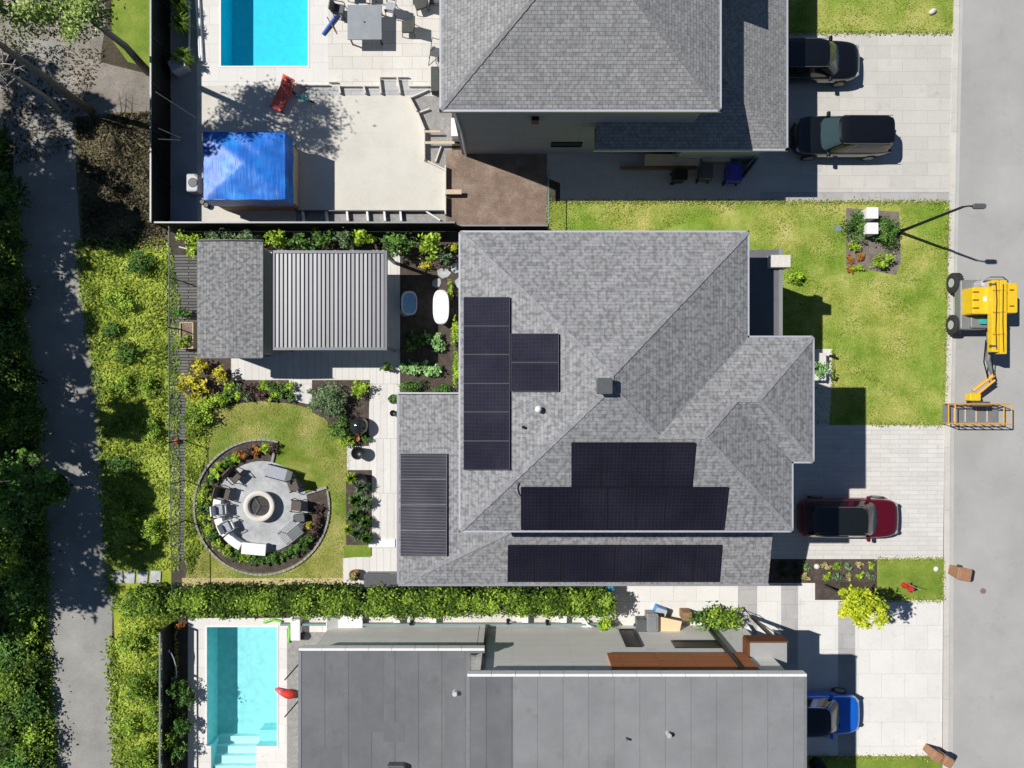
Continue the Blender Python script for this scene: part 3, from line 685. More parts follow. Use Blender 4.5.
# canopy
z=4.1; x0,y0=pl(750,643,z); x1,y1=pl(787,666,z)
m=MB(); m.box(P((x0+x1)/2,(y0+y1)/2,z-.21),((x1-x0)*U,(y1-y0)*U,.42)); o=m.build('canopy',M['canopyg'],sh)
m=MB(); m.box(P((x0+x1)/2,y0-1,z-.35),((x1-x0)*U+.1,.06,.75)); m.box(P(x0-1,(y0+y1)/2,z-.35),(.06,(y1-y0)*U,.75)); m.build('timber_fascia',M['wood'],o)
m=MB(); m.box(P(x1-3,y0+4,1.8),(.14,.14,3.7)); m.build('post',M['black'],sh)
for (px,py,zz,s,mt,nm) in ((397,769,zL,.75,'darkgrey','skylight'),(455,692,zL,.22,'lightgrey','vent_pipe'),(668,733,zR,.2,'lightgrey','vent_pipe'),(626,738,zR,.1,'grey','vent_pipe')):
    q=W(px,py,zz); m=MB()
    if s>.5: m.rbox((q.x,q.y,zz+.17),(s,s*.8,.34),.08)
    else: m.lathe((q.x,q.y,zz),[(s*.5,0),(s*.35,.18),(s*.45,.19),(s*.45,.24)],12)
    m.build(nm,M[mt],sh)
for y in (640,690,740): wallwin(sh,(742,y),(742,y+28),1.6,1.4,(1,0,0)); wallwin(sh,(742,y),(742,y+28),4.9,1.3,(1,0,0)); wallwin(sh,(331,y+28),(331,y),1.6,1.4,(-1,0,0))

# north house
nh=empty('house',(0,0,0),0,'grey shingled house with hipped upper roof by the two black cars','house')
E3=6.5
def n3(x,y,d): return (x,y,E3+d*U*.42)
SW=n3(454.5,162,0);SE=n3(680.5,162,0);AP=n3(567.5,49,113);AN=n3(567.5,-110,113);NW=n3(454.5,-223,0);NE=n3(680.5,-223,0)
r3=roofmesh([[SW,SE,AP],[SE,NE,AN,AP],[SW,AP,AN,NW],[NE,NW,AN]],[SW[:2],SE[:2],NE[:2],NW[:2]],E3,'roof','shingle_n',nh)
m=MB(); cap(SW,AP,m); cap(SE,AP,m); m.build('ridge_cap',M['capmat_n'],r3)
_w=lambda x,y,d:(x,y,E3+d*U*.42)
roofmesh([[_w(581,58,0),_w(699,58,0),_w(640,-1,59)],[_w(699,58,0),_w(699,-100,0),_w(640,-100,59),_w(640,-1,59)]],[(690,58),(699,58),(699,-100),(690,-100)],E3,'side_roof','shingle_n',nh)
gutters([(SW[:2],SE[:2]),(SE[:2],NE[:2]),(NW[:2],SW[:2])],E3,'gutter',r3,.13)
wallblock([(462,154),(672,154),(672,-215),(462,-215)],0,E3-.15,'wall_grey',nh)
E4=3.7
def n4(x,y,z): return (x,y,E4+z*U)
r4=roofmesh([[n4(586,174.5,0),n4(757,174.5,0),n4(732,154,10.25),n4(586,154,10.25)],[n4(757,174.5,0),n4(757,-40,0),n4(672,-40,34.85),n4(672,104.8,34.85),n4(732,154,10.25)],[n4(672,104.8,34.85),n4(672,154,10.25),n4(732,154,10.25)]],
   [(586,174.5),(757,174.5),(757,-40),(673,-40),(673,155),(586,155)],E4,'lower_roof','shingle_n',nh)
gutters([((586,174.5),(757,174.5)),((757,174.5),(757,-40))],E4,'gutter',r4,.13)
wallblock([(672.5,164),(748,164),(748,-32),(672.5,-32)],0,E4-.14,'wall_grey',nh)
def nwin(x0,x1,y0,y1,wy=154,nm='window'):
    z0,z1=sorted((H*(1-(384-wy)/(384-y0)),H*(1-(384-wy)/(384-y1)))); k=1-(z0+z1)/2/H
    wallwin(nh,(512+(x0-512)*k,wy),(512+(x1-512)*k,wy),(z0+z1)/2,z1-z0,(0,-1,0),nm)
nwin(551,582,142,146)
m=MB(); q=(512+(535-512)*.87,154); m.box(P(q[0],155.5,4.6),(.3,.2,.45)); m.build('wall_lamp',M['black'],nh)
m=MB(); m.tube([P(466,155.5,.1),P(466,155.5,3.1),P(463,155.5,6.0)],.05,8); m.build('downpipe',M['white'],nh)
m=MB(); m.box(P(749.5,80,1.2),(.06,4.8,2.4)); m.build('garage_door',M['white'],nh)
for y in (0,40): wallwin(nh,(672,y),(672,y+30),5.7,.7,(1,0,0))

# shed
z=3.0; x0,y0=pl(197.5,240.5,z); x1,y1=pl(262.5,358,z); xm=(x0+x1)/2
sd=empty('garden_shed',P(xm,(y0+y1)/2),0,'garden shed with plain weathered grey shingle roof beside the pergola','shed'); cc=sd.location
m=MB(); zr=z+.08
def L(px,py,zz): return P(px,py,zz)-cc
m.add([L(x0,y0,z),L(x0,y1,z),L(xm,y1,zr),L(xm,y0,zr)],[(0,1,2,3)]); m.add([L(x1,y0,z),L(x1,y1,z),L(xm,y1,zr),L(xm,y0,zr)],[(3,2,1,0)])
o=m.build('roof',M['shingle_w'],sd,uv=True)
m=MB()
for (A,B) in (((x0,y0,z),(x0,y1,z)),((x1,y0,z),(x1,y1,z))):
    m.box((L(*A)+L(*B))/2-Vector((0,0,.06)),(.05,(y1-y0)*U,.12))
for yy in (y0,y1):
    for (xa,xb,s) in ((x0,xm,-1),(xm,x1,1)):
        m.box((L(xa,yy,0)+L(xb,yy,0))/2+Vector((0,0,z+.08)),((xb-xa)*U,.04,.13),0,(0,s*.055))
m.build('fascia',M['darkgrey'],o)
m=MB(); m.prism([L(*q,0)[:2] for q in ((x0+5,y0+5),(x1-4,y0+5),(x1-4,y1-5),(x0+5,y1-5))],0,z-.02); m.build('wall',M['wall_grey'],sd,uv=True)
m=MB(); m.box(L((x0+x1)/2,y1-4.6,1.05),(1.5,.06,2.1)); o=m.build('door',M['darkgrey'],sd); m=MB(); m.tube([L((x0+x1)/2+8,y1-3.2,.9),L((x0+x1)/2+8,y1-3.2,1.2)],.015,6); m.build('handle',M['chrome'],o)
# pergola
z=2.6; x0,y0=pl(272,250.5,z); x1,y1=pl(387,350,z)
pg=empty('pergola',P((x0+x1)/2,(y0+y1)/2),0,'metal pergola with silver louvred roof beside the shed','pergola'); cc=pg.location
n=26
for k in range(n):
    t=(k+.5)/n; x=x0+2.5+(x1-x0-5)*t
    m=MB(); m.box(L(x,(y0+y1)/2,z-.05),((x1-x0-5)*U/n*.68,(y1-y0-5)*U,.03),0,(0,-.10+random.uniform(-.04,.04))); m.build('louvre',M['louvre'],pg)
m=MB(); m.box(L((x0+x1)/2,(y0+y1)/2,z-.17),((x1-x0-4)*U,(y1-y0-4)*U,.02)); m.build('louvre_tray',M['louvre_d'],pg)
m=MB()
for yy in (y0+1.2,y1-1.2): m.box(L((x0+x1)/2,yy,z-.08),((x1-x0)*U,.12,.18))
for xx in (x0+1.2,x1-1.2): m.box(L(xx,(y0+y1)/2,z-.08),(.12,(y1-y0)*U-.24,.18))
m.build('frame',M['louvre'],pg)
for xx in (x0+2,x1-2):
    for yy in (y0+2,y1-2): m=MB(); m.box(L(xx,yy,(z-.17)/2),(.13,.13,z-.17)); m.build('post',M['grey'],pg)

# ------------------------------------------------------------------ fences
def board_fence(name,label,pts,h,mat='blackfence',capm='black',step=2.2):
    o=empty(name,P(*pts[0]),0,label,'fence'); c=o.location
    for A,B in zip(pts,pts[1:]):
        A,B=P(*A)-c,P(*B)-c; d=B-A; rz=math.atan2(d.y,d.x); n=max(1,round(d.length/step))
        for k in range(n):
            q=A.lerp(B,(k+.5)/n); m=MB()
            for r in range(int(h/.2)): m.box((q.x,q.y,.12+.2*r),(d.length/n-.1,.03,.185),rz)
            m.build('panel',M[mat],o)
        for k in range(n+1):
            q=A.lerp(B,k/n); m=MB(); m.box((q.x,q.y,h/2+.02),(.09,.09,h+.04),rz); m.build('post',M[capm],o)
        m=MB(); q=(A+B)/2; m.box((q.x,q.y,h+.045),(d.length,.07,.03),rz); m.build('top_rail',M['grey'],o)
board_fence('fence','black board fence running beside the blue tarp shelter and pool',[(170.5,-120),(170.5,230.5)],1.85)
board_fence('fence','black board fence along the back of the garden shed',[(172,230.8),(458,230.8)],1.75)
board_fence('fence','black board fence below the bare soil patch',[(459,230.8),(547,230.8)],1.1)
board_fence('fence','black board fence between the lower path and the aqua pool',[(174.5,622),(174.5,900)],1.4)
def wire_fence(name,label,pts,h,step=2.4,mat='greenwire'):
    o=empty(name,P(*pts[0]),0,label,'fence'); c=o.location; mesh=MB(); rail=MB()
    for A,B in zip(pts,pts[1:]):
        A,B=P(*A)-c,P(*B)-c; d=B-A; n=max(1,round(d.length/step)); u=d.normalized()
        for k in range(n+1):
            q=A.lerp(B,k/n); m=MB(); m.tube([(q.x,q.y,0),(q.x,q.y,h+.05)],.03,8); m.build('post',M[mat],o)
        rail.tube([A+Vector((0,0,h)),B+Vector((0,0,h))],.022,6)
        Ln=d.length; s=-h
        while s<Ln:
            for sg in (1,-1):
                a0,a1=max(0,s),min(Ln,s+h)
                za,zb=(a0-s),(a1-s)
                if sg<0: za,zb=h-za,h-zb
                mesh.tube([A+u*a0+Vector((0,0,za)),A+u*a1+Vector((0,0,zb))],.003,3,False)
            s+=.16
    rail.build('top_rail',M[mat],o); mesh.build('wire_mesh',M[mat],o)
wire_fence('wire_fence','thin green wire fence along the grey board walk',[(184,234),(184,330),(184,440),(186,520),(187,590)],1.5)
wire_fence('wire_fence','short grey green wire fence beside the bare soil patch',[(547.5,178),(547.5,229)],1.2,2.4,'teal')

# ------------------------------------------------------------------ hedge + plants
def hedge(x0,x1,y0,y1,h,n,name,label,mat='hedge',leaf=.085):
    o=empty(name,P((x0+x1)/2,(y0+y1)/2),0,label,'hedge')
    LX=(x1-x0)*U; LY=(y1-y0)*U
    K=int(LX*LY*9); cx=rng.uniform(-LX/2,LX/2,K); cy=rng.uniform(-LY/2,LY/2,K)*1.05; cz=h*(1-.14*rng.random(K)-.22*(2*cy/LY)**4); ct=rng.uniform(.15,.9,K)
    idx=rng.integers(0,K,n); side=rng.random(n)<.35
    p=np.stack([cx[idx]+rng.normal(size=n)*.16,cy[idx]+rng.normal(size=n)*.15,cz[idx]-np.abs(rng.normal(size=n))*.16],1)
    sgn=np.where(rng.random(n)<.5,-1,1)
    p[side,1]=(sgn*LY/2+rng.normal(size=n)*.09)[side]; p[side,2]=(rng.random(n)*h)[side]
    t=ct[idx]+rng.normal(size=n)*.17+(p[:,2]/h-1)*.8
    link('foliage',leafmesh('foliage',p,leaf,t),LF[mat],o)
    m=MB(); m.rbox((0,0,h*.36),(LX-.4,max(.1,LY-.6),h*.7),.2); m.build('shade_core',M['twig'],o)  # solid dark core, the hedge's inner shade put into its colour
    for k in range(int(LX/1.2)):
        q=MB(); x=-LX/2+.6+k*1.2; q.tube([(x,0,0),(x,.05,h*.5)],.035,6); 
        if k<8: q.build('stem',M['barkd'],o)
hedge(146,607,585,602,1.9,54000,'hedge','long clipped leafy green hedge between the grey house and the aqua pool')

SHR=[ # px,py,rx,ry,h,mat,name,label,leaf
 (192,239,13,12,1.6,'lime','bush','yellow green bush in the corner by the shed',.10),
 (196,254,9,7,1.0,'lime','bush','small yellow green bush against the shed west side',.09),
 (218,236,14,9,1.7,'grey','bush','blue green bush centred behind the shed roof',.08),
 (247,237,13,8,1.7,'grey','bush','blue green bush behind the right end of the shed roof',.08),
 (273,238,12,11,1.8,'lime','bush','lime bush behind the gap between shed and pergola',.10),
 (296,241,13,11,1.7,'mid','bush','mid green bush behind the pergola left corner',.10),
 (322,238,13,11,1.7,'mid','bush','bright leafed bush behind the pergola left half',.10),
 (345,239,11,11,1.6,'grey','bush','blue green bush behind the pergola middle',.08),
 (363,235,12,11,1.8,'lime','bush','lime bush behind the pergola right half',.10),
 (395,243,19,14,1.9,'mid','bush','wide green bush at the pergola back right corner',.10),
 (430,246,14,12,1.9,'lime','bush','bright green bush nearest the house corner',.11),
 (441,258,10,8,1.0,'grey','bush','low grey green bush beside the flagstones',.07),
 (453,247,5,5,.6,'chart','flowering_plant','small pale yellow plant touching the house north corner',.06),
 (426,266,7,4,.5,'yellow','flowering_plant','yellow leaved plant between the green bush and blue tub',.06),
 (192,386,15,12,1.3,'yellow','bush','largest golden yellow bush beside the board walk',.11),
 (198,366,8,8,1.1,'yellow','bush','small golden bush nearest the shed',.10),
 (218,374,8,9,1.1,'yellow','bush','golden bush at the path end below the shed',.10),
 (182,342,9,8,.9,'wild','weeds','ragged green weeds at the wire fence west of the shed',.08),
 (181,313,10,6,.8,'mid','weeds','green weeds on the boards between fence and shed',.08),
 (327,398,17,20,1.4,'grey','bush','largest rounded grey green bush beside the back lawn',.055),
 (340,427,12,14,1.0,'mid','bush','green bush left of the black sphere',.06),
 (360,389,10,10,.9,'lime','bush','round lime bush at the path corner',.07),
 (347,440,9,7,.8,'lime','bush','lime bush below the black sphere',.07),
 (366,438,5,5,.5,'mid','bush','tiny green plant at the path edge below the black sphere',.06),
 (386,368,7,5,.7,'mid','bush','little green bush at the path edge below the pergola',.07),
 (198,418,17,16,.9,'wild','bush','loose green bush under the golden bushes',.08),
 (216,402,12,9,.8,'lime','bush','yellow green bush left of the flower row',.07),
 (450,290,4,10,.5,'lime','plant','narrow green plant strip against the house near the white tub',.06),
 (455,330,5,16,.5,'lime','plant','narrow yellow green plants against the house by the vegetable bed',.06),
 (457,368,5,18,.5,'lime','plant','narrow yellow green plants against the house above the side roof',.06),
 (412,385,13,8,.6,'mid','plant','feathery green herb patch above the side roof',.05),
 (443,388,12,5,.5,'mid','plant','low green herbs at the house above the side roof',.05),
 (718,619,16,14,1.3,'hedge','bush','bright round bush left half of the pair in the alley',.10),
 (734,621,14,12,1.2,'hedge','bush','bright round bush right half of the pair by the canopy',.10),
 (704,619,14,11,1.2,'mid','bush','darker green bush beside the plywood board',.10),
 (606,625,9,12,1.1,'lime','bush','green bush at the end of the hedge by the slot window',.10),
 (857,225,14,16,.9,'mid','bush','dark green bush left of the white cabinets',.06),
 (889,231,12,20,1.0,'mid','bush','tall dark green bush right of the white cabinets',.06),
 (855,245,7,6,.5,'lime','bush','small lime bush under the left dark bush',.06),
 (883,260,12,8,.8,'lime','bush','light green bush nearest the street in the front bed',.07),
 (795,278,8,7,.6,'lime','bush','small bush beside the porch column',.07),
 (820,369,9,9,1.6,'pale','bush','round pale green bush in the entry planter',.07),
 (858,268,8,4,.3,'lime','flowering_plant','low green flower patch below the terracotta plants',.05),
]
for (px,py,rx,ry,h,mt,nm,lb,lf) in SHR: shrub(px,py,rx,ry,h,mt,nm,lb,'bush' if 'bush' in nm else 'plant',leaf=lf)
# row of mixed low shrubs
k=0
for j,yy in enumerate((387,396)):
    for x in range(228,292,9):
        mt=('lime','mid','purple','grey','mid','lime','purple')[(k*3+j)%7]
        shrub(x+random.uniform(-1,1),yy,6,5.5,.55,mt,'flowering_plant','low plant in the flower row above the back lawn','plant',leaf=.06,group='low plants in the flower row above the back lawn',n=260,clumps=8,stem=False); k+=1
# lower left side weeds along verge: things one can tell apart
SC=[(137,262,16,13,1.3),(118,300,15,16,1.2),(146,300,12,13,1.0),(112,330,10,9,.8),(128,352,14,12,1.0),(150,345,10,15,1.1),(118,385,15,12,.9),(146,385,12,12,1.0),(125,425,15,10,.9),(150,430,10,14,1.0),(120,465,14,11,.8),(146,475,13,13,1.0),(125,520,15,14,1.2),(150,530,12,16,1.1),(135,560,15,8,.8),
    (128,606,16,13,1.4),(160,605,17,15,1.7),(128,645,12,14,1.0),(150,635,10,10,.8),(135,690,16,16,1.3),(155,672,11,14,1.2),(130,725,14,14,1.1),(155,715,13,16,1.3),(140,760,17,14,1.2),(168,740,10,12,1.4)]
descr=['bright tangled scrub bush by the shaded corner of the board fence']
for k,(px,py,rx,ry,h) in enumerate(SC):
    if k%3==2 and py<600: continue
    if py<600: h*=.6
    shrub(px,py,rx,ry,h,random.choice(['wild','wild','hedge','hedge','mid']) ,'wild_bush','wild green bush on the verge between the asphalt path and the fences','bush',leaf=.068,group='wild bushes on the verge beside the path',clumps=22)
# undergrowth along the left edge
UL=[(8,190),(5,240),(12,290),(8,340),(20,380),(12,425),(28,420),(20,520),(30,545),(10,560),(26,590),(10,610),(30,628),(12,650),(30,668),(14,690),(34,705),(16,730),(38,742),(20,765),(42,772),(2,470),(-10,300),(-12,400),(-12,520),(-12,640),(-10,720)]
for k,(px,py) in enumerate(UL):
    h=random.uniform(1.6,2.8) if py<600 else random.uniform(.9,1.4)
    shrub(px-4,py,random.uniform(17,23),random.uniform(20,26),h,('hedge' if k%3==0 else 'mid' if k%3==1 else 'deep') if py>470 else ('mid' if k%3==0 else 'deep'),'wild_bush','tall dark woodland bush at the left edge of the asphalt path','bush',leaf=.10,group='woodland bushes left of the asphalt path',clumps=26)
# grass and ground cover (uncountable)
def tufts(name,region,n,size,mat,hole=None,label=None):
    xs=[p[0] for p in region]; ys=[p[1] for p in region]; C=[]
    def inside(x,y,poly):
        r=False; j=len(poly)-1
        for i in range(len(poly)):
            if (poly[i][1]>y)!=(poly[j][1]>y) and x<(poly[j][0]-poly[i][0])*(y-poly[i][1])/(poly[j][1]-poly[i][1])+poly[i][0]: r=not r
            j=i
        return r
    while len(C)<n:
        x=random.uniform(min(xs),max(xs)); y=random.uniform(min(ys),max(ys))
        if inside(x,y,region) and not (hole and hole(x,y)): q=P(x,y,0); C.append((q.x,q.y,.02+random.random()*size*.7))
    C=np.array(C); t=.5+.5*np.sin(C[:,0]*1.9+np.sin(C[:,1]*1.3)*2)*np.sin(C[:,1]*1.7+C[:,0]*.6); t=t*.75+rng.normal(size=n)*.12+.12
    o=link(name,leafmesh(name,C,size,t,upb=1.0,elong=2.0),LF[mat]); tag(o,label,'grass',kind='stuff'); return o
tufts('grass',[(552,203),(948,203),(944,424),(752,424),(752,205),(552,260)],22000,.032,'grass',lambda x,y:(845<x<901 and 207<y<276) or (x<834 and 347<y<386) or (x<782 and y>262),'mown yellow green grass of the front lawn')
tufts('grass',lawn,5000,.032,'straw',lambda x,y:(x-262)**2+(y-507)**2<70**2,'sunburnt grass of the back lawn')
tufts('grass',[(740,-60),(953,-60),(952,32),(740,32)],7000,.036,'grass',None,'green grass above the north driveway')
tufts('weeds',[(84,238),(165,238),(172,250),(180,300),(180,570),(114,570),(104,400)],11000,.085,'verge',None,'rough grass and weeds along the verge')
tufts('weeds',[(120,615),(178,615),(178,790),(120,790)],5000,.09,'verge',None,'rough grass and weeds beside the lower path')
poly('upper_track',[(-60,-300),(30,-300),(100,-200),(106,20),(100,62),(72,100),(76,140),(10,140),(-60,100)],.010,'gravelpath')
tufts('leaf_litter',[(0,40),(105,50),(75,150),(5,170)],1500,.08,'litter',None,'leaf litter scattered on the shaded dirt track')
tufts('leaf_litter',[(76,118),(152,112),(168,225),(165,245),(84,250)],5000,.09,'litter',None,'brown leaf litter under the trees by the fence')
tufts('ground_cover',[(-80,130),(8,130),(12,200),(16,300),(30,400),(40,500),(42,600),(50,790),(-80,790)],20000,.14,'deep',None,'dense dark undergrowth left of the path')

def edgetufts(name,runs,n,mat,label,size=.05,sp=.07):
    C=[]
    tot=sum((P(*b)-P(*a)).length for a,b in runs)
    for a,b in runs:
        A,B=P(*a),P(*b); k=int(n*(B-A).length/tot)
        for _ in range(k):
            q=A.lerp(B,random.random()); C.append((q.x+random.gauss(0,sp),q.y+random.gauss(0,sp),.02+random.random()*.06))
    C=np.array(C); o=link(name,leafmesh(name,C,size,rng.uniform(.1,.9,len(C)),upb=.8,elong=2.0),LF[mat]); tag(o,label,'grass',kind='stuff')
edgetufts('grass_edge',[((549,202),(948,202)),((870,424),(944,424)),((548,205),(548,230)),((740,33),(953,33)),((877,559),(943,559)),((943,559),(943,600)),((877,600),(943,600)),((948,205),(945,424)),((810,757),(942,757)),((832,349),(832,386))],6500,'grass','ragged grass along the lawn edges')
edgetufts('path_edge_weeds',[((80,240),(87,300)),((87,300),(102,400)),((102,400),(106,500)),((106,500),(113,590)),((112,640),(118,768)),((18,300),(32,400)),((32,400),(42,500)),((42,500),(43,600)),((43,600),(52,768)),((14,200),(18,300))],9000,'verge','ragged weeds spilling over the asphalt path edges',.09,.16)
tufts('weeds',[(186,395),(212,400),(212,430),(200,480),(204,545),(190,575),(184,560)],2500,.08,'verge',None,'weedy green strip between board walk and fire pit bed')

# trees (north west group), crowns placed so their shade falls where the photo shows it
tree(P(148,72),P(153,78,8.0),(3.2,2.3,1.8),'pine','leaning_tree','tall feathery tree with its trunk rising beside the black fence',n=12000,leaf=.085,tr=.15,clumps=110,cs=.20)
tree(P(92,112),P(86,98,9.2),(2.4,2.2,1.8),'pine','tall_tree','tall grey trunked tree crossing the dirt track at upper left',n=5200,leaf=.12,tr=.15,clumps=46,cs=.2)
tree(P(62,112),P(56,102,4.6),(1.9,1.9,1.5),'pine','dead_tree','leafless pale grey dead tree beside the dirt track',n=0,tr=.08,limbs=22,bark='barkp')
def shade_tree(sx,sy,h,r,lb,n=3800):
    px=sx-SX*h/U; py=sy+SY*h/U*1.0
    c=P(px,py,h); q=P(px+random.uniform(-10,10),py+random.uniform(-10,10))
    tree(q,c,(r,r,r*.75),'deep','woodland_tree',lb,n=n,leaf=.17,tr=.16,clumps=34,cs=.22,group='woodland trees beyond the left edge')
ST=[(30,85,9,1.7),(85,112,9,1.2),(30,150,8.5,2.6),(60,190,9,2.7),(20,215,9,2.6),(50,255,8.5,2.6),(92,205,8,1.9),(30,300,9,2.6),(62,325,8.5,2.0),(20,360,9,2.6),(60,400,9,2.3),(20,430,8,2.5),(70,445,8.5,1.9),(125,420,8.5,1.5),(30,490,8.5,2.4),(75,520,8.5,2.1),(128,500,9,1.5),(135,545,9,1.4),(40,560,8.5,2.4),(85,580,8.5,1.8),(25,610,8,1.6),(120,232,8,1.5)]
for k,(x,y,h,r) in enumerate(ST): shade_tree(x,y,h,r,'broad leaved woodland tree with dense dark green crown standing left of the path',3000 if r>2 else 2200)
q=W(30,478,2.6)
tree(P(20,480),q,(2.0,1.5,1.1),'mid','young_tree','young green tree with branches reaching over the asphalt path',n=2600,leaf=.14,tr=.07,clumps=34,cs=.18)
# lime tree in front
q=W(862,606,4.2)
tree(P(826,585),q,(1.02,1.0,1.2),'chart','ornamental_tree','bright yellow green ornamental tree between the two driveways',n=3200,leaf=.10,tr=.05,clumps=46,cs=.20,shell=.30,bark='barkd',limbs=7)

# ------------------------------------------------------------------ fire pit patio
FC=(262,507)
def arc(r,a0,a1,n,cx=FC[0],cy=FC[1]): return [(cx+r*math.cos(math.radians(a0+(a1-a0)*k/n)),cy-r*math.sin(math.radians(a0+(a1-a0)*k/n))) for k in range(n+1)]
poly('round_patio',arc(46,0,360,48)[:-1],.018,'slate')
poly('ring_bed',arc(66,76,376,60)+arc(46,376,76,50),.015,'mulch')
m=MB()
for k in range(72):
    a0=78+ (374-78)*k/72; r=66.5; pts=arc(r,a0,a0+3.8,2)+arc(r+1.9,a0+3.6,a0,2); m.prism([P(*q)[:2] for q in pts],0,.10)

for a_ in (77,377):
    p0,p1=arc(46,a_,a_,1)[0],arc(68,a_,a_,1)[0]; A_,B_=P(*p0),P(*p1); m.box((A_+B_)/2+Vector((0,0,.05)),((B_-A_).length,.12,.104),math.atan2((B_-A_).y,(B_-A_).x))
o=m.build('edging',M['edging']); tag(o,'grey stone edging ring around the fire pit bed','edging')
fp=empty('fire_pit',P(FC[0],FC[1]-2),0,'round white concrete fire pit with black ash bowl on the circular patio','fire pit')
m=MB(); m.smooth=True; m.lathe((0,0,0),[(.62,0),(.72,.30),(.74,.42),(.70,.45),(.53,.45),(.50,.40),(.48,.25)],40); m.build('bowl',M['stone'],fp)
m=MB(); m.lathe((0,0,.24),[(.49,0),(.46,.03),(.2,.07)],28); m.build('ash',M['charcoalbowl'],fp)
m=MB()
for k in range(3): a_=k*2.09; m.tube([(.5*math.cos(a_),.5*math.sin(a_),.37),(-.02*math.cos(a_),0,.40)],.014,6)
m.build('grate',M['chrome'],fp)
def chair(px,py,rz,label,mats=('wicker','black'),w=.62,group=None,cat='chair',arms=True,back=.85):
    """faces local +X"""
    o=empty('chair',P(px,py,.02),rz,label,cat,group); A,B=mats
    m=MB(); m.rbox((0,0,.40),(w*.9,w*.9,.10),.06); m.build('seat',M[A],o)
    m=MB(); m.box((-w*.50,0,.63),(.07,w*.92,.52),0,(0,-.25)); m.build('backrest',M[A],o,bevel=.02)
    for sx in(-1,1):
        for sy in(-1,1):
            m=MB(); m.tube([(sx*w*.42,sy*w*.44,.36),(sx*w*.48,sy*w*.48,0)],.02,6); m.build('leg',M[B],o)
    if arms:
        for sy in(-1,1): m=MB(); m.tube([(w*.42,sy*w*.5,.36),(w*.42,sy*w*.5,.60),(w*.3,sy*w*.5,.63),(-w*.5,sy*w*.5,.63)],.022,6); m.build('armrest',M[B],o)
    return o
R=math.radians
chair(238,475,R(-45),'dark wicker armchair at the upper left of the fire pit',w=.58)
chair(228,492,R(-15),'dark wicker armchair directly left of the upper left chair by the fire pit',w=.58)
chair(296,484,R(200),'dark wicker chair at the upper right of the fire pit',w=.54)
chair(299,504,R(175),'black framed wicker chair to the right of the fire pit',w=.54)
chair(225,508,R(5),'white chair with grey seat cushion beside the fire pit left side',('white','lightgrey'),w=.52)
chair(232,524,R(25),'white chair with grey seat cushion at the lower left of the fire pit',('white','lightgrey'),w=.52)
for (px,py,rz) in ((223,507.5,5),(230,524.5,25)):
    m=MB(); q=P(px,py,.5); m.rbox((q.x,q.y,.52),(.42,.5,.12),.05,R(rz)); tag(m.build('cushion',M['cushion_g']),'grey cushion on the %s white chair by the fire pit'%('upper' if py<510 else 'lower'),'cushion')
# footstools / ottomans
lg=empty('sun_lounger',P(279,472,.02),R(-15),'pale sun lounger with thin black frame above the fire pit','sun lounger')
m=MB(); m.rbox((0,0,.30),(1.05,.55,.05),.04); m.build('seat',M['cushion_g'],lg); m=MB(); m.box((.62,0,.42),(.42,.55,.04),0,(0,-.6)); m.build('backrest',M['darkgrey'],lg)
m=MB(); m.tube([(-.5,.3,.3),(.6,.3,.3),(.85,.3,.5)],.02,6); m.tube([(-.5,-.3,.3),(.6,-.3,.3),(.85,-.3,.5)],.02,6); m.build('frame',M['black'],lg)
for sx in(-.45,.5):
    for sy in(-.28,.28): m=MB(); m.tube([(sx,sy,.3),(sx,sy,0)],.018,6); m.build('leg',M['black'],lg)
bn=empty('bench',P(293,531,.02),R(40),'slatted grey bench at the lower right of the fire pit','bench')
for k in range(9): m=MB(); m.box((0,-.36+k*.09,.43),(1.0,.055,.025)); m.build('slat',M['grey'],bn)
for sx in(-.45,.45):
    for sy in(-.33,.33): m=MB(); m.box((sx,sy,.2),(.05,.05,.4)); m.build('leg',M['black'],bn)
m=MB(); m.tube([(-.5,-.42,.43),(-.5,-.42,.75),(.5,-.42,.75),(.5,-.42,.43)],.02,6); m.build('backrest',M['black'],bn)
# white curved seat wall blocks
for k,(a0,a1,r0,r1) in enumerate(((168,192,38,46),(194,218,38,46),(220,244,38,46),)):
    m=MB(); m.prism([P(*q)[:2] for q in arc(r1,a0,a1,8)+arc(r0,a1,a0,8)],0,.42); tag(m.build('seat_block',M['white'],bevel=.02),'white curved seat block, %s of the arc left of the fire pit'%('topmost','middle','lowest')[k],'seat')
st=empty('side_table',P(257,547,.02),R(-5),'rectangular white table top below the fire pit','table')
m=MB(); m.rbox((0,0,.42),(1.15,.55,.06),.03); m.build('tabletop',M['white'],st)
for sx in(-.5,.5):
    for sy in(-.22,.22): m=MB(); m.box((sx,sy,.2),(.05,.05,.39)); m.build('leg',M['lightgrey'],st)
m=MB(); m.rbox((P(301,517)+Vector((0,0,.2))),(.55,.35,.36),.05,.1); tag(m.build('footstool',M['darkgrey']),'small dark footstool right of the fire pit','footstool')
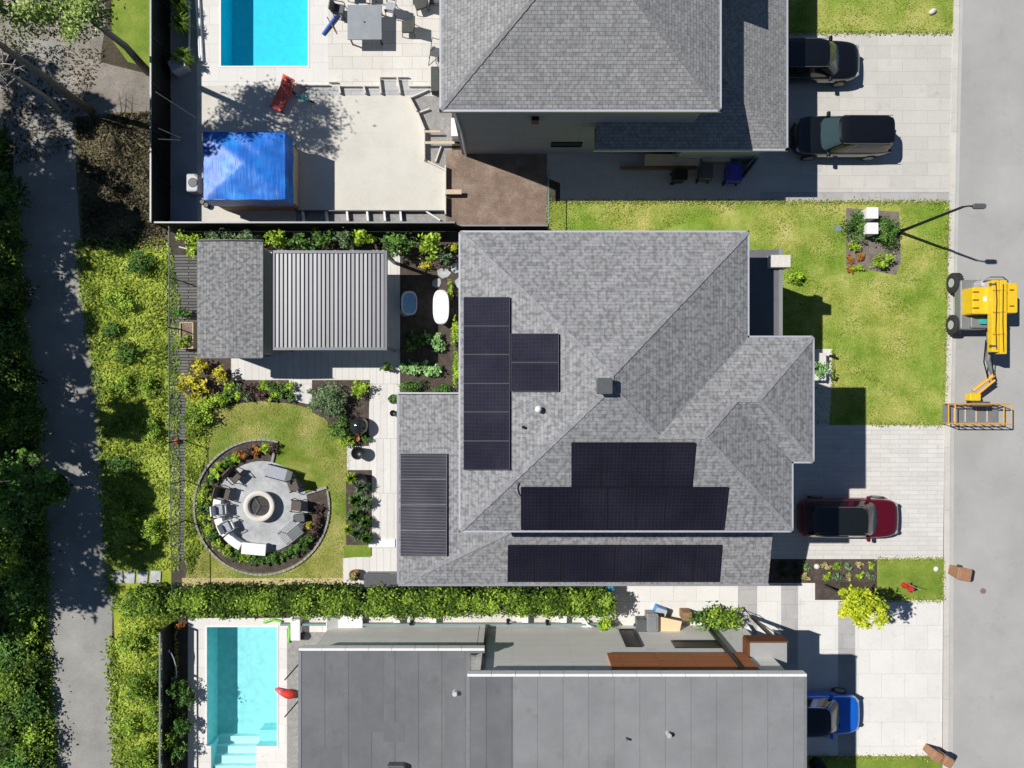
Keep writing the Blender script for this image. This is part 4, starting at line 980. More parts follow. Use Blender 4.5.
# ring plants
k=0
for a0,rr in [(80,60),(88,58),(96,57),(104,57),(112,56),(120,56),(128,57),(136,58),(144,58),(152,59),(161,60),(171,60),(181,60),(191,60),(201,60),(211,59),(221,58),(231,57),(241,56),(251,55),(261,54),(270,53),(278,53),(286,53),(294,54),(302,54),(310,54),(318,55),(326,56),(334,57),(345,58),(356,57)]:
    px,py=FC[0]+rr*math.cos(R(a0)),FC[1]-rr*math.sin(R(a0))
    mt='rust' if a0 in(96,112) else ('purple' if a0 in(80,104,345,356,334) else ('mid' if 255<a0<330 else ('lime' if k%3 else 'mid')))
    shrub(px,py,6.4,6.2,.5,mt,'bed_plant','small clumped plant in the curved bed around the fire pit','plant',leaf=.065,group='plants in the curved bed around the fire pit',n=300,clumps=9,stem=False); k+=1
shrub(309,526,4,4,.4,'yellow','flowering_plant','single yellow plant right of the slatted bench','plant',leaf=.06,stem=False)
m=MB(); m.smooth=True; q=P(178,441,.1); m.lathe((q.x,q.y,.06),[(.02,0),(.10,.04),(.12,.12),(.08,.2),(.01,.22)],12); tag(m.build('ball',M['pink']),'pale pink ball on the grey board walk','ball')

# garden objects
def tub(px,py,rx,ry,h,label,inner):
    c=pl(px,py,h); o=empty('bathtub',P(*c),0,label,'tub'); m=MB(); m.smooth=True; n=32
    def ringp(sc,z,ex=.0):
        out=[]
        for k in range(n):
            t=2*math.pi*k/n; x=rx*U*sc*math.copysign(abs(math.cos(t))**.7,math.cos(t)); y=ry*U*sc*math.copysign(abs(math.sin(t))**.7,math.sin(t)); out.append((x,y,z))
        return out
    prof=[(.78,0),(.92,h*.5),(.98,h*.95),(1,h),(.86,h),(.80,h*.9),(.62,h*.45)]; vs=[];fs=[]
    for s_,z in prof: vs+=ringp(s_,z)
    for r in range(len(prof)-1):
        for k in range(n): j=(k+1)%n; fs.append((r*n+k,r*n+j,(r+1)*n+j,(r+1)*n+k))
    fs.append(tuple(range((len(prof)-1)*n,len(prof)*n))); m.add(vs,fs); m.build('shell',M['whitetub'],o,smooth=True)
    m=MB(); m.add(ringp(.84 if inner=='bluewater' else .88,h*(.93 if inner=='bluewater' else .995)),[tuple(range(n))]); m.build('water' if inner=='bluewater' else 'cover',M[inner],o)
tub(409,303,8,12,.6,'white rimmed oval tub holding blue water beside the pergola','bluewater')
tub(441,307,8,17,.6,'long white oval bathtub nearest the solar panel wall','whitetub')
for k,(px,py,n_) in enumerate(((405,367,0),(415,368,1),(425,369,2),(434,372,3),(410,342,4),(422,341,5),(432,337,6),(437,345,7))):
    shrub(px,py,8.5,8,.5,'pale' if k not in(4,5) else 'mid','vegetable_plant','leafy vegetable plant in the beds beside the white tub','plant',leaf=.09,group='vegetables in the raised beds',n=240,clumps=8,stem=False)
tr=empty('trellis',P(418,355),0,'black wire trellis lying between the vegetable rows','trellis'); m=MB()
for k in range(13): m.tube([(-.85+k*.14,-.22,.35),(-.85+k*.14,.22,.55)],.006,4)
for k in range(4): m.tube([(-.87,-.22+k*.147,.35+k*.066),(.85,-.22+k*.147,.35+k*.066)],.006,4)
m.build('wire_grid',M['black'],tr)
for sx in(-.85,.85): m=MB(); m.tube([(sx,.22,0),(sx,.22,.58)],.015,6); m.build('post',M['black'],tr)
m=MB(); m.smooth=True; q=W(359,426,.4); m.lathe((q.x,q.y,0),[(.25,0)]+[(.44*math.sin(R(a_)),.42-.44*math.cos(R(a_))) for a_ in range(35,180,12)]+[(.01,.86)],28); tag(m.build('garden_sphere',flat('polished black stone',(.02,.021,.023),.18,var=.2,coat=.8)),'polished black sphere in the planting bed beside the path','sphere')
def pot(px,py,r,h,mt,label,plant=None,pr=None):
    o=empty('plant_pot',P(px,py),0,label,'pot'); R_=r*U; m=MB(); m.smooth=True; m.lathe((0,0,.016),[(R_*.7,0),(R_,h),(R_*.86,h),(R_*.8,h*.9)],20); m.build('pot',M[mt],o)
    if plant:
        p,t=crown_pts((0,0,h+.22),((pr or r)*U,(pr or r)*U,.28),260,9,.3,.3); link('foliage',leafmesh('foliage',p,.07,t),LF[plant],o)
pot(395,399,5,.4,'darkgrey','dark pot with green plant beside the side roof on the path','mid',7)
pot(394,413,3.2,.3,'black','tiny black pot on the path beside the side roof')
pot(360,452,6.5,.55,'black','large black pot at the lower end of the sphere bed')
pot(362,479,7,.5,'black','wide black bowl at the head of the spiky plant bed')
pot(358,438,3.2,.25,'terra','small terracotta pot below the black sphere')
pot(356,573,5.5,.35,'timber','brown pot with dry plant at the corner by the hedge','straw',5.5)
for k,(px,py,r,mt) in enumerate(((362,486,10,'grey'),(352,478,7,'lime'),(356,500,9,'mid'),(366,502,9,'grey'),(355,516,10,'mid'),(366,522,8,'mid'),(357,533,9,'grey'),(367,538,8,'mid'),(349,529,6,'lime'))):
    spiky(px,py,r,.6,mt,'spiky_plant','spiky leaved plant in the narrow bed beside the garden path',group='spiky plants in the narrow path bed')
poly('narrow_bed',[(346,473),(371,473),(371,545),(346,545)],.020,'mulch')
poly('sphere_bed',[(312,381),(369,381),(369,446),(350,446),(335,425),(312,412)],.021,'mulch')
for k,(px,py) in enumerate(((311,391),(311,405))): shrub(px,py,4.5,3.5,.3,'grey','tuft_plant','small olive tuft on the path %s the large grey green bush'%('at the top left of','at the lower left of')[k],'plant',leaf=.05,stem=False)
bx=empty('garden_box',P(383,577),0,'dark grey storage box beside the hedge at the path end','box')
m=MB(); m.rbox((0,0,.3),(1.5,.55,.6),.04); m.build('body',M['grey'],bx); m=MB(); m.rbox((0,0,.63),(1.56,.6,.06),.04); m.build('lid',M['darkgrey'],bx)
m=MB(); m.tube([(-.6,.34,.5),(-.6,.36,.68),(.4,.36,.68),(.4,.34,.5)],.015,6); m.build('handle',M['black'],bx)
m=MB(); m.box(P(382,543,.04),(1.25,.38,.05)); tag(m.build('path_step',M['white']),'white step slab across the garden path','step')
rb=empty('raised_bed',P(190,336),0,'tan planter box against the shed west wall','planter')
m=MB()
for (x,y,sx,sy) in ((0,.6,.62,.05),(0,-.6,.62,.05),(.3,0,.05,1.15),(-.3,0,.05,1.15)): m.box((x,y,.2),(sx,sy,.4))
m.build('frame',M['plank'],rb); m=MB(); m.box((0,0,.17),(.55,1.15,.34)); m.build('soil',M['soil'],rb)
m=MB(); m.tube([P(182,248,.3),P(193,251,.45)],.03,8); tag(m.build('pole',M['white']),'short white pole lying by the corner bush at the shed','pole')

# ------------------------------------------------------------------ north lot objects
z=2.2; x0,y0=pl(203,132,z); x1,y1=pl(285,199.5,z)
tp=empty('tarp_shelter',P((x0+x1)/2,(y0+y1)/2),0,'timber framed shelter roofed with a creased bright blue tarpaulin','shelter'); cc=tp.location
n=22; vs=[];fs=[]; A=(x1-x0)*U/2; B=(y1-y0)*U/2
for j in range(n+1):
    for i_ in range(n+1):
        u=-1+2*i_/n; v=-1+2*j/n; zz=z-.02+.32*(1-max(abs(u),abs(v)))**1.0+.025*math.sin(9*(u+v))*(1-abs(u))+random.uniform(-.012,.012)
        vs.append((u*A+.02*math.sin(v*7),v*B+.02*math.sin(u*8),zz))
for j in range(n):
    for i_ in range(n): a_=j*(n+1)+i_; fs.append((a_,a_+1,a_+n+2,a_+n+1))
# skirts
m=MB(); m.add(vs,fs)
for (P0,P1) in (((-A,-B),(A,-B)),((A,-B),(A,B)),((A,B),(-A,B)),((-A,B),(-A,-B))):
    for k in range(12):
        a0=Vector(P0).lerp(Vector(P1),k/12); a1=Vector(P0).lerp(Vector(P1),(k+1)/12)
        m.add([(a0.x,a0.y,z),(a1.x,a1.y,z),(a1.x*1.01,a1.y*1.01,z-1.15-.06*math.sin(k)),(a0.x*1.01,a0.y*1.01,z-1.15-.06*math.sin(k-1))],[(0,1,2,3)])
m.build('tarpaulin',M['tarp'],tp,smooth=True)
for sx in(-1,1):
    for sy in(-1,1): m=MB(); m.box((sx*(A-.12),sy*(B-.12),z/2),(.1,.1,z-.05)); m.build('post',M['timber'],tp)
m=MB(); m.box((A-.06,0,.95),(.04,B*1.75,1.8)); m.build('side_panel',M['plank'],tp)
m=MB(); m.box((0,-B+.06,.9),(A*1.85,.04,1.7)); m.build('rear_panel',M['timber'],tp)
tb=empty('patio_table',W(364.5,22,.75)*1.0-Vector((0,0,.75)),0,'square slate grey patio table on the north terrace','table')
m=MB(); m.rbox((0,0,.73),(1.6,1.62,.05),.03); m.build('tabletop',M['tabletop'],tb)
m=MB(); m.lathe((0,0,.756),[(.04,0),(.03,.03)],10); m.build('parasol_hole_cap',M['black'],tb)
for sx in(-.7,.7):
    for sy in(-.7,.7): m=MB(); m.box((sx,sy,.355),(.06,.06,.70)); m.build('leg',M['black'],tb)
chair(341,14,R(-10),'dark chair at the left side of the square table',('darkgrey','black'),w=.55)
chair(354,-4,R(-90),'dark chair at the top left of the square table, cut by the frame edge',('darkgrey','black'),w=.55)
chair(371,-3,R(-90),'dark chair at the top right of the square table, cut by the frame edge',('darkgrey','black'),w=.55)
chair(392,12,R(170),'thin framed chair at the right side of the square table',('cushion_g','black'),w=.5)
chair(409,31,R(180),'olive cushioned chair standing right of the square table',('cushion_d','black'),w=.62,arms=False)
chair(421,8,R(200),'olive cushioned chair at the upper right of the terrace',('cushion_d','black'),w=.6,arms=False)
chair(436,4,R(180),'black sling chair against the north house wall',('darkgrey','black'),w=.6)
fc=empty('folding_chair',P(436,56),R(75),'folded black metal chair near the gutter of the north house','chair')
m=MB(); m.box((0,0,.42),(.45,.42,.03),0,(0,.1)); m.build('seat',M['darkgrey'],fc)
m=MB(); m.tube([(-.55,.22,0),(.45,.22,.8)],.016,6); m.tube([(-.55,-.22,0),(.45,-.22,.8)],.016,6); m.tube([(.45,.22,.8),(.45,-.22,.8)],.016,6); m.tube([(.45,.2,0),(-.35,.2,.42)],.016,6); m.tube([(.45,-.2,0),(-.35,-.2,.42)],.016,6); m.build('frame',M['black'],fc)
m=MB(); m.rbox((P(436,83,.25)),(.38,1.15,.5),.03); tag(m.build('storage_bench',M['cushion_d']),'narrow olive storage bench along the north house wall','bench')
# red lounger
rl=empty('sun_lounger',P(285,97),R(62),'faded red sun lounger by the turquoise pool','sun lounger')
m=MB(); m.rbox((-.25,0,.32),(1.1,.6,.07),.05); m.build('mattress',M['redwhite'],rl); m=MB(); m.box((.52,0,.50),(.62,.58,.07),0,(0,-.55)); m.build('headrest',M['redwhite'],rl,bevel=.03)
m=MB(); m.tube([(-.8,.3,.27),(.3,.3,.27),(.8,.3,.6)],.02,6); m.tube([(-.8,-.3,.27),(.3,-.3,.27),(.8,-.3,.6)],.02,6); m.build('frame',M['black'],rl)
for sx in(-.7,.4):
    for sy in(-.28,.28): m=MB(); m.tube([(sx,sy,.27),(sx,sy,0)],.02,6); m.build('leg',M['black'],rl)
tt=empty('scooter',P(303,98),R(-25),'small turquoise toy scooter by the red lounger','scooter')
m=MB(); m.rbox((0,0,.12),(.75,.14,.05),.05); m.build('deck',M['turq'],tt); m=MB(); m.tube([(.36,0,.12),(.46,0,.75)],.018,6); m.tube([(.46,-.22,.75),(.46,.22,.75)],.018,6); m.build('handlebar',M['turq'],tt)
for sx in(-.42,.5): m=MB(); m.tube([(sx,-.03,.09),(sx,.03,.09)],.09,14); m.build('wheel',M['rubber'],tt)
bm_=MB(); bm_.tube([P(323,35,.06),P(330,26,.10),P(338,15,.12)],.07,10); tag(bm_.build('pool_noodle',M['bluefoam']),'blue foam noodle lying beside the square table','noodle')
bm_=MB(); bm_.tube([P(328,19,.2),P(337,34,.02)],.025,8); tag(bm_.build('stick',M['timber']),'brown stick crossing the blue noodle','stick')
for k,(A,B) in enumerate((((190,2),(190,56)),((196,-10),(201,62)),((199,-10),(203,62)))):
    bm_=MB(); bm_.tube([P(*A,.10),P(*B,.10)],.06,10); tag(bm_.build('pipe',M['white']),('shorter white pipe nearest the black fence','middle white pipe beside the bright pool deck','white pipe lying closest to the turquoise pool')[k],'pipe')
for k,(A,B,za,zb) in enumerate((((156,92),(196,118),1.95,.4),((158,128),(181,138),1.95,1.2),((158,139),(180,140),1.95,1.3))):
    bm_=MB(); pA,pB=W(*A,za),W(*B,zb); d=pB-pA; bm_.tube([pA,pB],.025,5); tag(bm_.build('lath',M['plank']),('longest thin lath leaning over the black fence','upper short lath on the black fence','lower short lath on the black fence')[k],'lath')
tb2=empty('plastic_tub',P(197,186),0,'pale square tub with round hole beside the blue tarp','tub')
m=MB(); m.rbox((0,0,.3),(.60,.85,.60),.12); m.build('body',M['lightgrey'],tb2); m=MB(); m.lathe((.06,0,.605),[(.22,0),(.20,.012)],20); m.build('opening',M['black'],tb2)
for k,(px,py) in enumerate(((204,203),(208,206))):
    m=MB(); q=P(px,py); m.lathe((q.x,q.y,.016),[(.12,0),(.14,.2),(.10,.22)],12); tag(m.build('bucket',M['black']),'black bucket at the tarp corner, %s one'%('left','right')[k],'bucket')
# low walls, dividers, formwork
rw=empty('retaining_wall',P(340,88),0,'low pale retaining wall with stub dividers below the terrace','wall'); c0=rw.location
def seg(o,A,B,h,w,mt,nm='wall_section'):
    A_,B_=P(*A)-c0,P(*B)-c0; d=B_-A_; m=MB(); m.box(((A_+B_)/2+Vector((0,0,h/2+.015))),(d.length+w,w,h),math.atan2(d.y,d.x)); m.build(nm,M[mt],o)
for A,B in (((300,86),(329,86)),((330,83),(337,83)),((340,87),(363,87)),((365,87),(379,87)),((381,78),(396,78)),((399,78),(408,78)),((410,87),(429,87))): seg(rw,A,B,.16,.06,'stone')
for A,B in (((340,88),(341,94)),((364.5,88),(366,94)),((380,80),(381.5,94)),((398,80),(400.5,94))): seg(rw,A,B,.22,.07,'stone','divider')
poly('grey_step',[(382,79),(396,79),(396,86),(382,86)],.022,'cobble'); poly('grey_step',[(400,79),(408,79),(408,86),(400,86)],.022,'cobble')
fw=empty('formwork',P(411,98),0,'dark edged timber formwork along the right side of the concrete slab','formwork'); c0=fw.location
for A,B in (((410,99),(418,114)),((418,114),(425,131)),((425,133),(425,161)),((446,168),(446,196)),((446,198),(446,215))): seg(fw,A,B,.32,.06,'stone','board')
for A,B in (((410,99),(428,91)),((418,114),(429,110)),((436,162),(441,148)),((446,171),(426,161))): seg(fw,A,B,.16,.06,'stone','stake')
for k,(A,B,w) in enumerate((((425,134),(441,134),.1),((425,145),(455,145),.12),((446,193.5),(462,194),.22))):
    m=MB(); a_,b_=P(*A),P(*B); m.box((a_+b_)/2+Vector((0,0,.34)),((b_-a_).length,w,.04)); tag(m.build('plank',M['plank']),('narrow pale plank above the other two by the heat pump','middle pale plank by the heat pump','wide short plank over the edge of the soil patch')[k],'plank')
sw=empty('stake_row',P(300,217),0,'row of white stakes bracing the slab edge at the black fence','stakes'); c0=sw.location
for k,x in enumerate((304,327,348,368,385,401)): seg(sw,(x,212),(x+.8,221),.25,.09,'white','stake')
seg(sw,(426,212),(440,221),.25,.06,'white','stake'); seg(sw,(297,212),(444,212),.28,.05,'darkgrey','board')
ac=empty('heat_pump',P(457,133),0,'white heat pump unit at the corner of the north house','heat pump')
m=MB(); m.rbox((0,0,.42),(.42,.85,.8),.04); m.build('case',M['white'],ac); m=MB(); m.tube([(.215,0,.42),(.235,0,.42)],.28,20); m.build('fan_grille',M['black'],ac)
# alley clutter
for k,(x0,y0,x1,y1,h,mt,lb,tl) in enumerate(((645,154,700,165,.8,'plank','long tan timber panel lying beside the north house wall',.25),(703,153,731,161,.9,'plank','short tan timber panel next to the long panel in the shaded alley',.25),(620,166,697,169,.35,'timber','long narrow brown beam in the shaded alley',0))):
    A=pl(x0,y0,h); B=pl(x1,y1,h); m=MB(); m.box(P((A[0]+B[0])/2,(A[1]+B[1])/2,h-.05),((B[0]-A[0])*U,(B[1]-A[1])*U,.06),0,(tl,0)); m.box(P((A[0]+B[0])/2,(A[1]+B[1])/2,(h-.1)/2),((B[0]-A[0])*U*.9,.06,h-.1)); tag(m.build('timber_panel',M[mt]),lb,'timber')
def wheelie(px,py,rz,mt,label,h=1.0,w=.5,l=.58,lid=None,seen=True):
    b=pl(px,py,h*.8) if seen else (px,py); o=empty('wheeled_bin',P(*b,.012),rz,label,'bin')
    m=MB(); vs=[]; 
    for (z_,s_) in ((.06,.80),(h*.88,1.0)):
        vs+=[(-l/2*s_,-w/2*s_,z_),(l/2*s_,-w/2*s_,z_),(l/2*s_,w/2*s_,z_),(-l/2*s_,w/2*s_,z_)]
    m.add(vs,[(3,2,1,0),(4,5,6,7),(0,1,5,4),(1,2,6,5),(2,3,7,6),(3,0,4,7)]); m.build('body',M[mt],o,bevel=.03)
    m=MB(); m.rbox((.01,0,h*.92),(l*1.06,w*1.08,.07),.08); m.rbox((.01,0,h*.965),(l*.75,w*.75,.03),.06); m.build('lid',M[lid or mt],o)
    m=MB(); m.tube([(-l*.62,-w*.4,h*.86),(-l*.62,w*.4,h*.86)],.018,8); m.tube([(-l*.62,-w*.4,h*.86),(-l*.45,-w*.4,h*.86)],.018,6); m.tube([(-l*.62,w*.4,h*.86),(-l*.45,w*.4,h*.86)],.018,6); m.build('handle',M['black'],o)
    for sy in(-1,1): m=MB(); m.tube([(-l*.38,sy*w*.42,.11),(-l*.38,sy*w*.52,.11)],.11,16); m.build('wheel',M['rubber'],o)
    return o
wheelie(734,173,R(90),'bluebin','violet blue wheeled bin in the shaded alley by the north house',w=.65,l=.8)
wheelie(706,172,R(90),'darkgrey','dark grey wheeled bin in the shaded alley between panel and blue bin',w=.55,l=.65)
wheelie(680,175,R(0),'black','black wheeled bin at the end of the brown beam',w=.5,l=.6)
m=MB(); m.box(P(745,172,.6),(.05,1.05,1.2),R(-35),(.3,0)); tag(m.build('grey_board',M['darkgrey']),'grey board leaning right of the violet blue bin','board')
wheelie(642,626,R(90),'darkgrey','dark grey wheeled bin left of the plywood board',w=.5,l=.6)
wheelie(652,622,R(90),'grey','taller grey wheeled bin touching the plywood board',h=1.1,w=.5,l=.8)
wheelie(963,574,R(170),'brownbin','brown wheeled bin standing alone in the road',w=.55,l=.6)
wheelie(936,756,R(150),'brownbin','brown wheeled bin at the curb, left one of the lower pair',w=.42,l=.42)
wheelie(947,761,R(150),'brownbin','brown wheeled bin at the curb, right one of the lower pair',w=.42,l=.42)
pb=empty('plywood_board',P(664,620),R(-12),'cream plywood board laid across a crate in the alley','board')
m=MB(); m.box((0,0,.82),(1.2,.68,.05)); m.build('board',M['plywood'],pb,bevel=.01)
m=MB(); m.box((0,0,.4),(.9,.5,.78)); m.build('crate',M['timber'],pb)
bb=empty('recycling_box',P(659,609),R(-20),'small blue recycling box behind the plywood board','box')
m=MB(); m.rbox((0,0,.25),(.55,.4,.5),.05); m.build('body',M['bluebox'],bb); m=MB(); m.rbox((0,0,.52),(.5,.34,.03),.05); m.build('contents',M['lightgrey'],bb)
m=MB(); m.rbox(P(684,612,.35),(.45,.4,.7),.04); tag(m.build('crate',M['timber']),'brown wooden crate between plywood board and bushes','crate')
m=MB(); m.rbox(P(605,583,.5),(.6,.32,1.0),.03); tag(m.build('crate',M['bluebox']),'sky blue crate wedged between house and hedge end','crate')
m=MB(); m.rbox(P(648,633,.1),(.22,.14,.2),.03,.5); tag(m.build('shoe',M['black']),'small black shoe below the grey bins','shoe')
hr=empty('handrail',P(760,622),0,'thin black handrail beside the timber canopy','handrail'); m=MB(); m.tube([(-.7,.55,.9),(.6,-.35,.9)],.02,6); m.tube([(-.7,.55,0),(-.7,.55,.9)],.02,6); m.tube([(.6,-.35,0),(.6,-.35,.9)],.02,6); m.build('rail',M['black'],hr)
for k,(px,py) in enumerate(((735,633),(744,634))):
    m=MB(); m.box(P(px,py-6,.25),(.4,.35,.45),.6); tag(m.build('white_box',M['white']),'white box by the canopy, %s one'%('left','right')[k],'box')
# white lounge near hedge, south
wl=empty('sun_lounger',P(350,619),R(180),'white lounger beside the hedge and left roof of the flat house','sun lounger')
m=MB(); m.rbox((0,0,.3),(1.35,.65,.1),.05); m.build('mattress',M['white'],wl); m=MB(); m.box((.72,0,.48),(.6,.62,.07),0,(0,-.6)); m.build('backrest',M['white'],wl,bevel=.02)
for sx in(-.55,.5):
    for sy in(-.28,.28): m=MB(); m.box((sx,sy,.12),(.05,.05,.24)); m.build('leg',M['lightgrey'],wl)
for k,x in enumerate((398,434,525,563)):
    m=MB(); m.rbox(P(x,615,.2),(.3,.5,.4),.02); tag(m.build('planter_pier',M['white']),('first white pier from the left in the side path','second white pier from the left in the side path','third white pier from the left in the side path','rightmost white pier in the side path')[k],'pier')
for k,(x,y) in enumerate(((412,621),(508,620),(547,621))):
    m=MB(); q=P(x,y); m.lathe((q.x,q.y,.016),[(.09,0),(.09,.06)],10); m.tube([(q.x,q.y,0),(q.x,q.y,.45)],.02,6); m.lathe((q.x,q.y,.45),[(.08,0),(.03,.08)],10); tag(m.build('path_light',M['black']),('left','middle','right')[k]+' black path light on the side path below the hedge','path light')
m=MB(); m.tube([P(582,616,.05),P(587,622,.45),P(590,622,.7)],.05,8); m.rbox(P(585,622,.15),(.35,.3,.3),.05); tag(m.build('water_tap',M['white']),'white tap stand at the right end of the side path','tap')
# pool toys, posts south
bm_=MB(); bm_.tube([P(264,622,.08),P(273,619,.10),P(282,621,.10)],.06,8); tag(bm_.build('pool_noodle',M['green']),'green foam noodle at the top edge of the aqua pool','noodle')
bm_=MB(); bm_.tube([P(289,624,.08),P(290,632,.10),P(289,642,.10)],.05,8); tag(bm_.build('pool_noodle',M['green']),'green foam noodle right of the aqua pool corner','noodle')
fl=empty('inflatable',P(288,692,.02),R(-10),'pink inflatable toy at the right edge of the aqua pool','inflatable')
m=MB(); m.smooth=True; m.lathe((.1,0,.02),[(.05,0),(.24,.08),(.27,.2),(.18,.34),(.02,.38)],18,1.3,.8); m.build('body',M['red'],fl); m=MB(); m.smooth=True; m.tube([(-.1,0,.2),(-.35,.05,.16),(-.6,.12,.12)],[.16,.12,.05],10); m.build('neck',M['pink'],fl)
for k,y in enumerate((664,700)):
    o=empty('garden_post',P(302,y-3),0,'black leaning post beside the flat house, %s one'%('upper','lower')[k],'post'); m=MB(); m.tube([(0,0,0),(0,0,.1),(-.1,-.06,.5),(-.55,-.55,.9)],.03,8); m.build('pole',M['black'],o); m=MB(); m.lathe((-.0,0,.0),[(.12,0),(.12,.05)],12); m.build('foot',M['black'],o)
m=MB(); q=P(303,634); m.smooth=True; m.lathe((q.x,q.y,.016),[(.12,0),(.17,.3),(.13,.32)],14); tag(m.build('round_pot',M['black']),'round black pot near the upper right corner of the aqua pool deck','pot')
m=MB(); m.rbox(P(298,627,.25),(.45,1.0,.4),.04); tag(m.build('deck_cushion',M['white']),'white block seat at the corner of the aqua pool deck','seat')
hs=empty('garden_hose',P(174,640),0,'coiled pale hose hanging on the fence beside the aqua pool','hose'); m=MB(); pts=[(-.05+.28*math.sin(t*.5),-.2+ -1.0*math.sin(t*.25)**2*1.6,.6+.3*math.cos(t*.4)) for t in range(0,13)]; m.tube([(x*.9+.2,y,z) for x,y,z in pts],.025,6); m.tube([(-.0,.45,.9),(-.0,-1.7,.9)],.03,6); m.build('hose',M['lightgrey'],hs)
shrub(180,626,5,4,.6,'rust','flowering_plant','small rust red flowers at the fence corner above the aqua pool','plant',leaf=.06)
for k,(px,py) in enumerate(((176,690),(180,725),(176,755),(184,700))): shrub(px,py,9,12,1.2,'mid','bush','dark green bush in the planter beside the aqua pool','bush',leaf=.08,group='bushes in the planter beside the aqua pool')
for k,(px,py) in enumerate(((181,24),(183,58),(180,5))): spiky(px,py,13,1.0,'wild','grass_clump','green clump between the black fence and white pipes',group='clumps beside the white pipes',n=120)
m=MB(); m.box(P(183,70,.35),(.7,.5,.7),.4); tag(m.build('cool_box',M['lightgrey']),'pale blue grey cool box below the white pipes at the fence','box')

# ------------------------------------------------------------------ front garden
for k,(y0,y1) in enumerate(((211,223),(225,239))):
    q=P(864,(y0+y1)/2); o=empty('utility_cabinet',q,0,'white utility cabinet between the dark bushes, %s one'%('upper','lower')[k],'cabinet')
    m=MB(); m.rbox((0,0,.4),(.5,.48,.8),.03,random.uniform(-.06,.06)); m.build('body',M['white'],o); m=MB(); m.rbox((0,0,.815),(.54,.53,.04),.03); m.build('lid',M['white'],o)
for k,(px,py) in enumerate(((850,259),(861,257),(851,269))): shrub(px,py,4.5,4.5,.25,'rust','flowering_plant',('left round rust coloured plant in the front bed','right round rust coloured plant in the front bed','lowest rust coloured plant in the front bed')[k],'plant',leaf=.05,stem=False,n=300)
poly('front_bed',[(846,208),(899,212),(901,262),(896,275),(846,266)],.014,'barkmulch')
m=MB(); m.box(P(838,229,.02),(.34,.27,.05)); tag(m.build('utility_cover',M['teal']),'small teal utility cover in the front lawn','cover')
poly('planter_bed',[(800,349),(832,349),(832,384),(815,386),(800,386)],.020,'pooldeck')
pk=empty('planter',P(802,367),0,'white stone planter block at the house entry','planter'); m=MB(); m.rbox((.3,0,.25),(1.3,1.3,.5),.05); m.build('block',M['stone'],pk)
m=MB(); m.rbox(P(830,356,.25),(.12,.12,.5),.03); tag(m.build('garden_light',M['black']),'small black light beside the entry planter','light')
m=MB(); m.smooth=True; q=P(932,12); m.lathe((q.x,q.y,.0),[(.1,0),(.17,.06),(.12,.14),(.01,.17)],9,1.3,.8,.6); tag(m.build('stone',M['stone']),'white stone on the grass above the north driveway','stone')
m=MB(); m.smooth=True; q=P(936,569); m.lathe((q.x,q.y,.0),[(.12,0),(.12,.05),(.02,.08)],16); tag(m.build('valve_cap',M['white']),'round white valve cap on the small lawn by the red hydrant','cap')
m=MB(); m.smooth=True; q=P(816,566); m.lathe((q.x,q.y,.0),[(.1,0),(.14,.1),(.1,.2),(.01,.22)],12); tag(m.build('stone',M['stone']),'white stone among the small plants beside the driveway','stone')
for j,y in enumerate((566,576)):
    for i_,x in enumerate((783,795,806,827,838,849,860,871)):
        shrub(x,y,4.6,4.6,.28,('straw','lime','grey')[(i_+j)%3] if x>800 else 'dark','bed_plant','small round tufted plant in the bed between the driveways','plant',leaf=.05,group='tufted plants in the bed between the driveways',n=230,clumps=7,stem=False)
# hydrant
hy=empty('fire_hydrant',P(904,585),0,'red fire hydrant with tall marker rod on the small lawn','hydrant')
m=MB(); m.smooth=True; m.lathe((0,0,.018),[(.15,0),(.15,.06),(.10,.08),(.10,.55),(.13,.57),(.13,.62),(.10,.66),(.05,.76),(.03,.82)],16); m.build('body',M['redp'],hy)
for sg in(-1,1): m=MB(); m.tube([(0,sg*.1,.45),(0,sg*.22,.45)],.06,10); m.build('outlet',M['redp'],hy)
m=MB(); m.tube([(.1,0,.45),(.24,0,.45)],.08,12); m.build('outlet',M['redp'],hy)
m=MB(); m.tube([(.0,.15,.1),(.02,.15,1.4)],.012,6); m.build('marker_rod',M['lightgrey'],hy)
# street lamp
lp=empty('street_lamp',P(899,232),0,'tall black street lamp beside the dark bush at the road','street lamp')
m=MB(); m.smooth=True; m.tube([(0,0,0),(0,0,.5),(0,0,4.85)],[.09,.075,.05],12); m.build('pole',M['black'],lp)
m=MB(); m.smooth=True; m.tube([(0,0,4.8),(.12,0,5.0),(.42,-.02,5.05)],.035,8); m.build('arm',M['black'],lp)
m=MB(); m.rbox((.55,-.02,5.04),(.55,.22,.10),.1); o=m.build('lamp_head',M['darkgrey'],lp); m=MB(); m.box((.55,-.02,4.985),(.4,.15,.02)); m.build('lens',M['lamp'],o)
m=MB(); m.lathe((0,0,0),[(.16,0),(.16,.04),(.1,.08)],14); m.build('base_plate',M['black'],lp)
m=MB(); m.rbox(P(983,591,.008),(.28,.28,.02),.13); tag(m.build('manhole_cap',M['soil']),'small round brown cap in the road surface below the lone bin','cap')

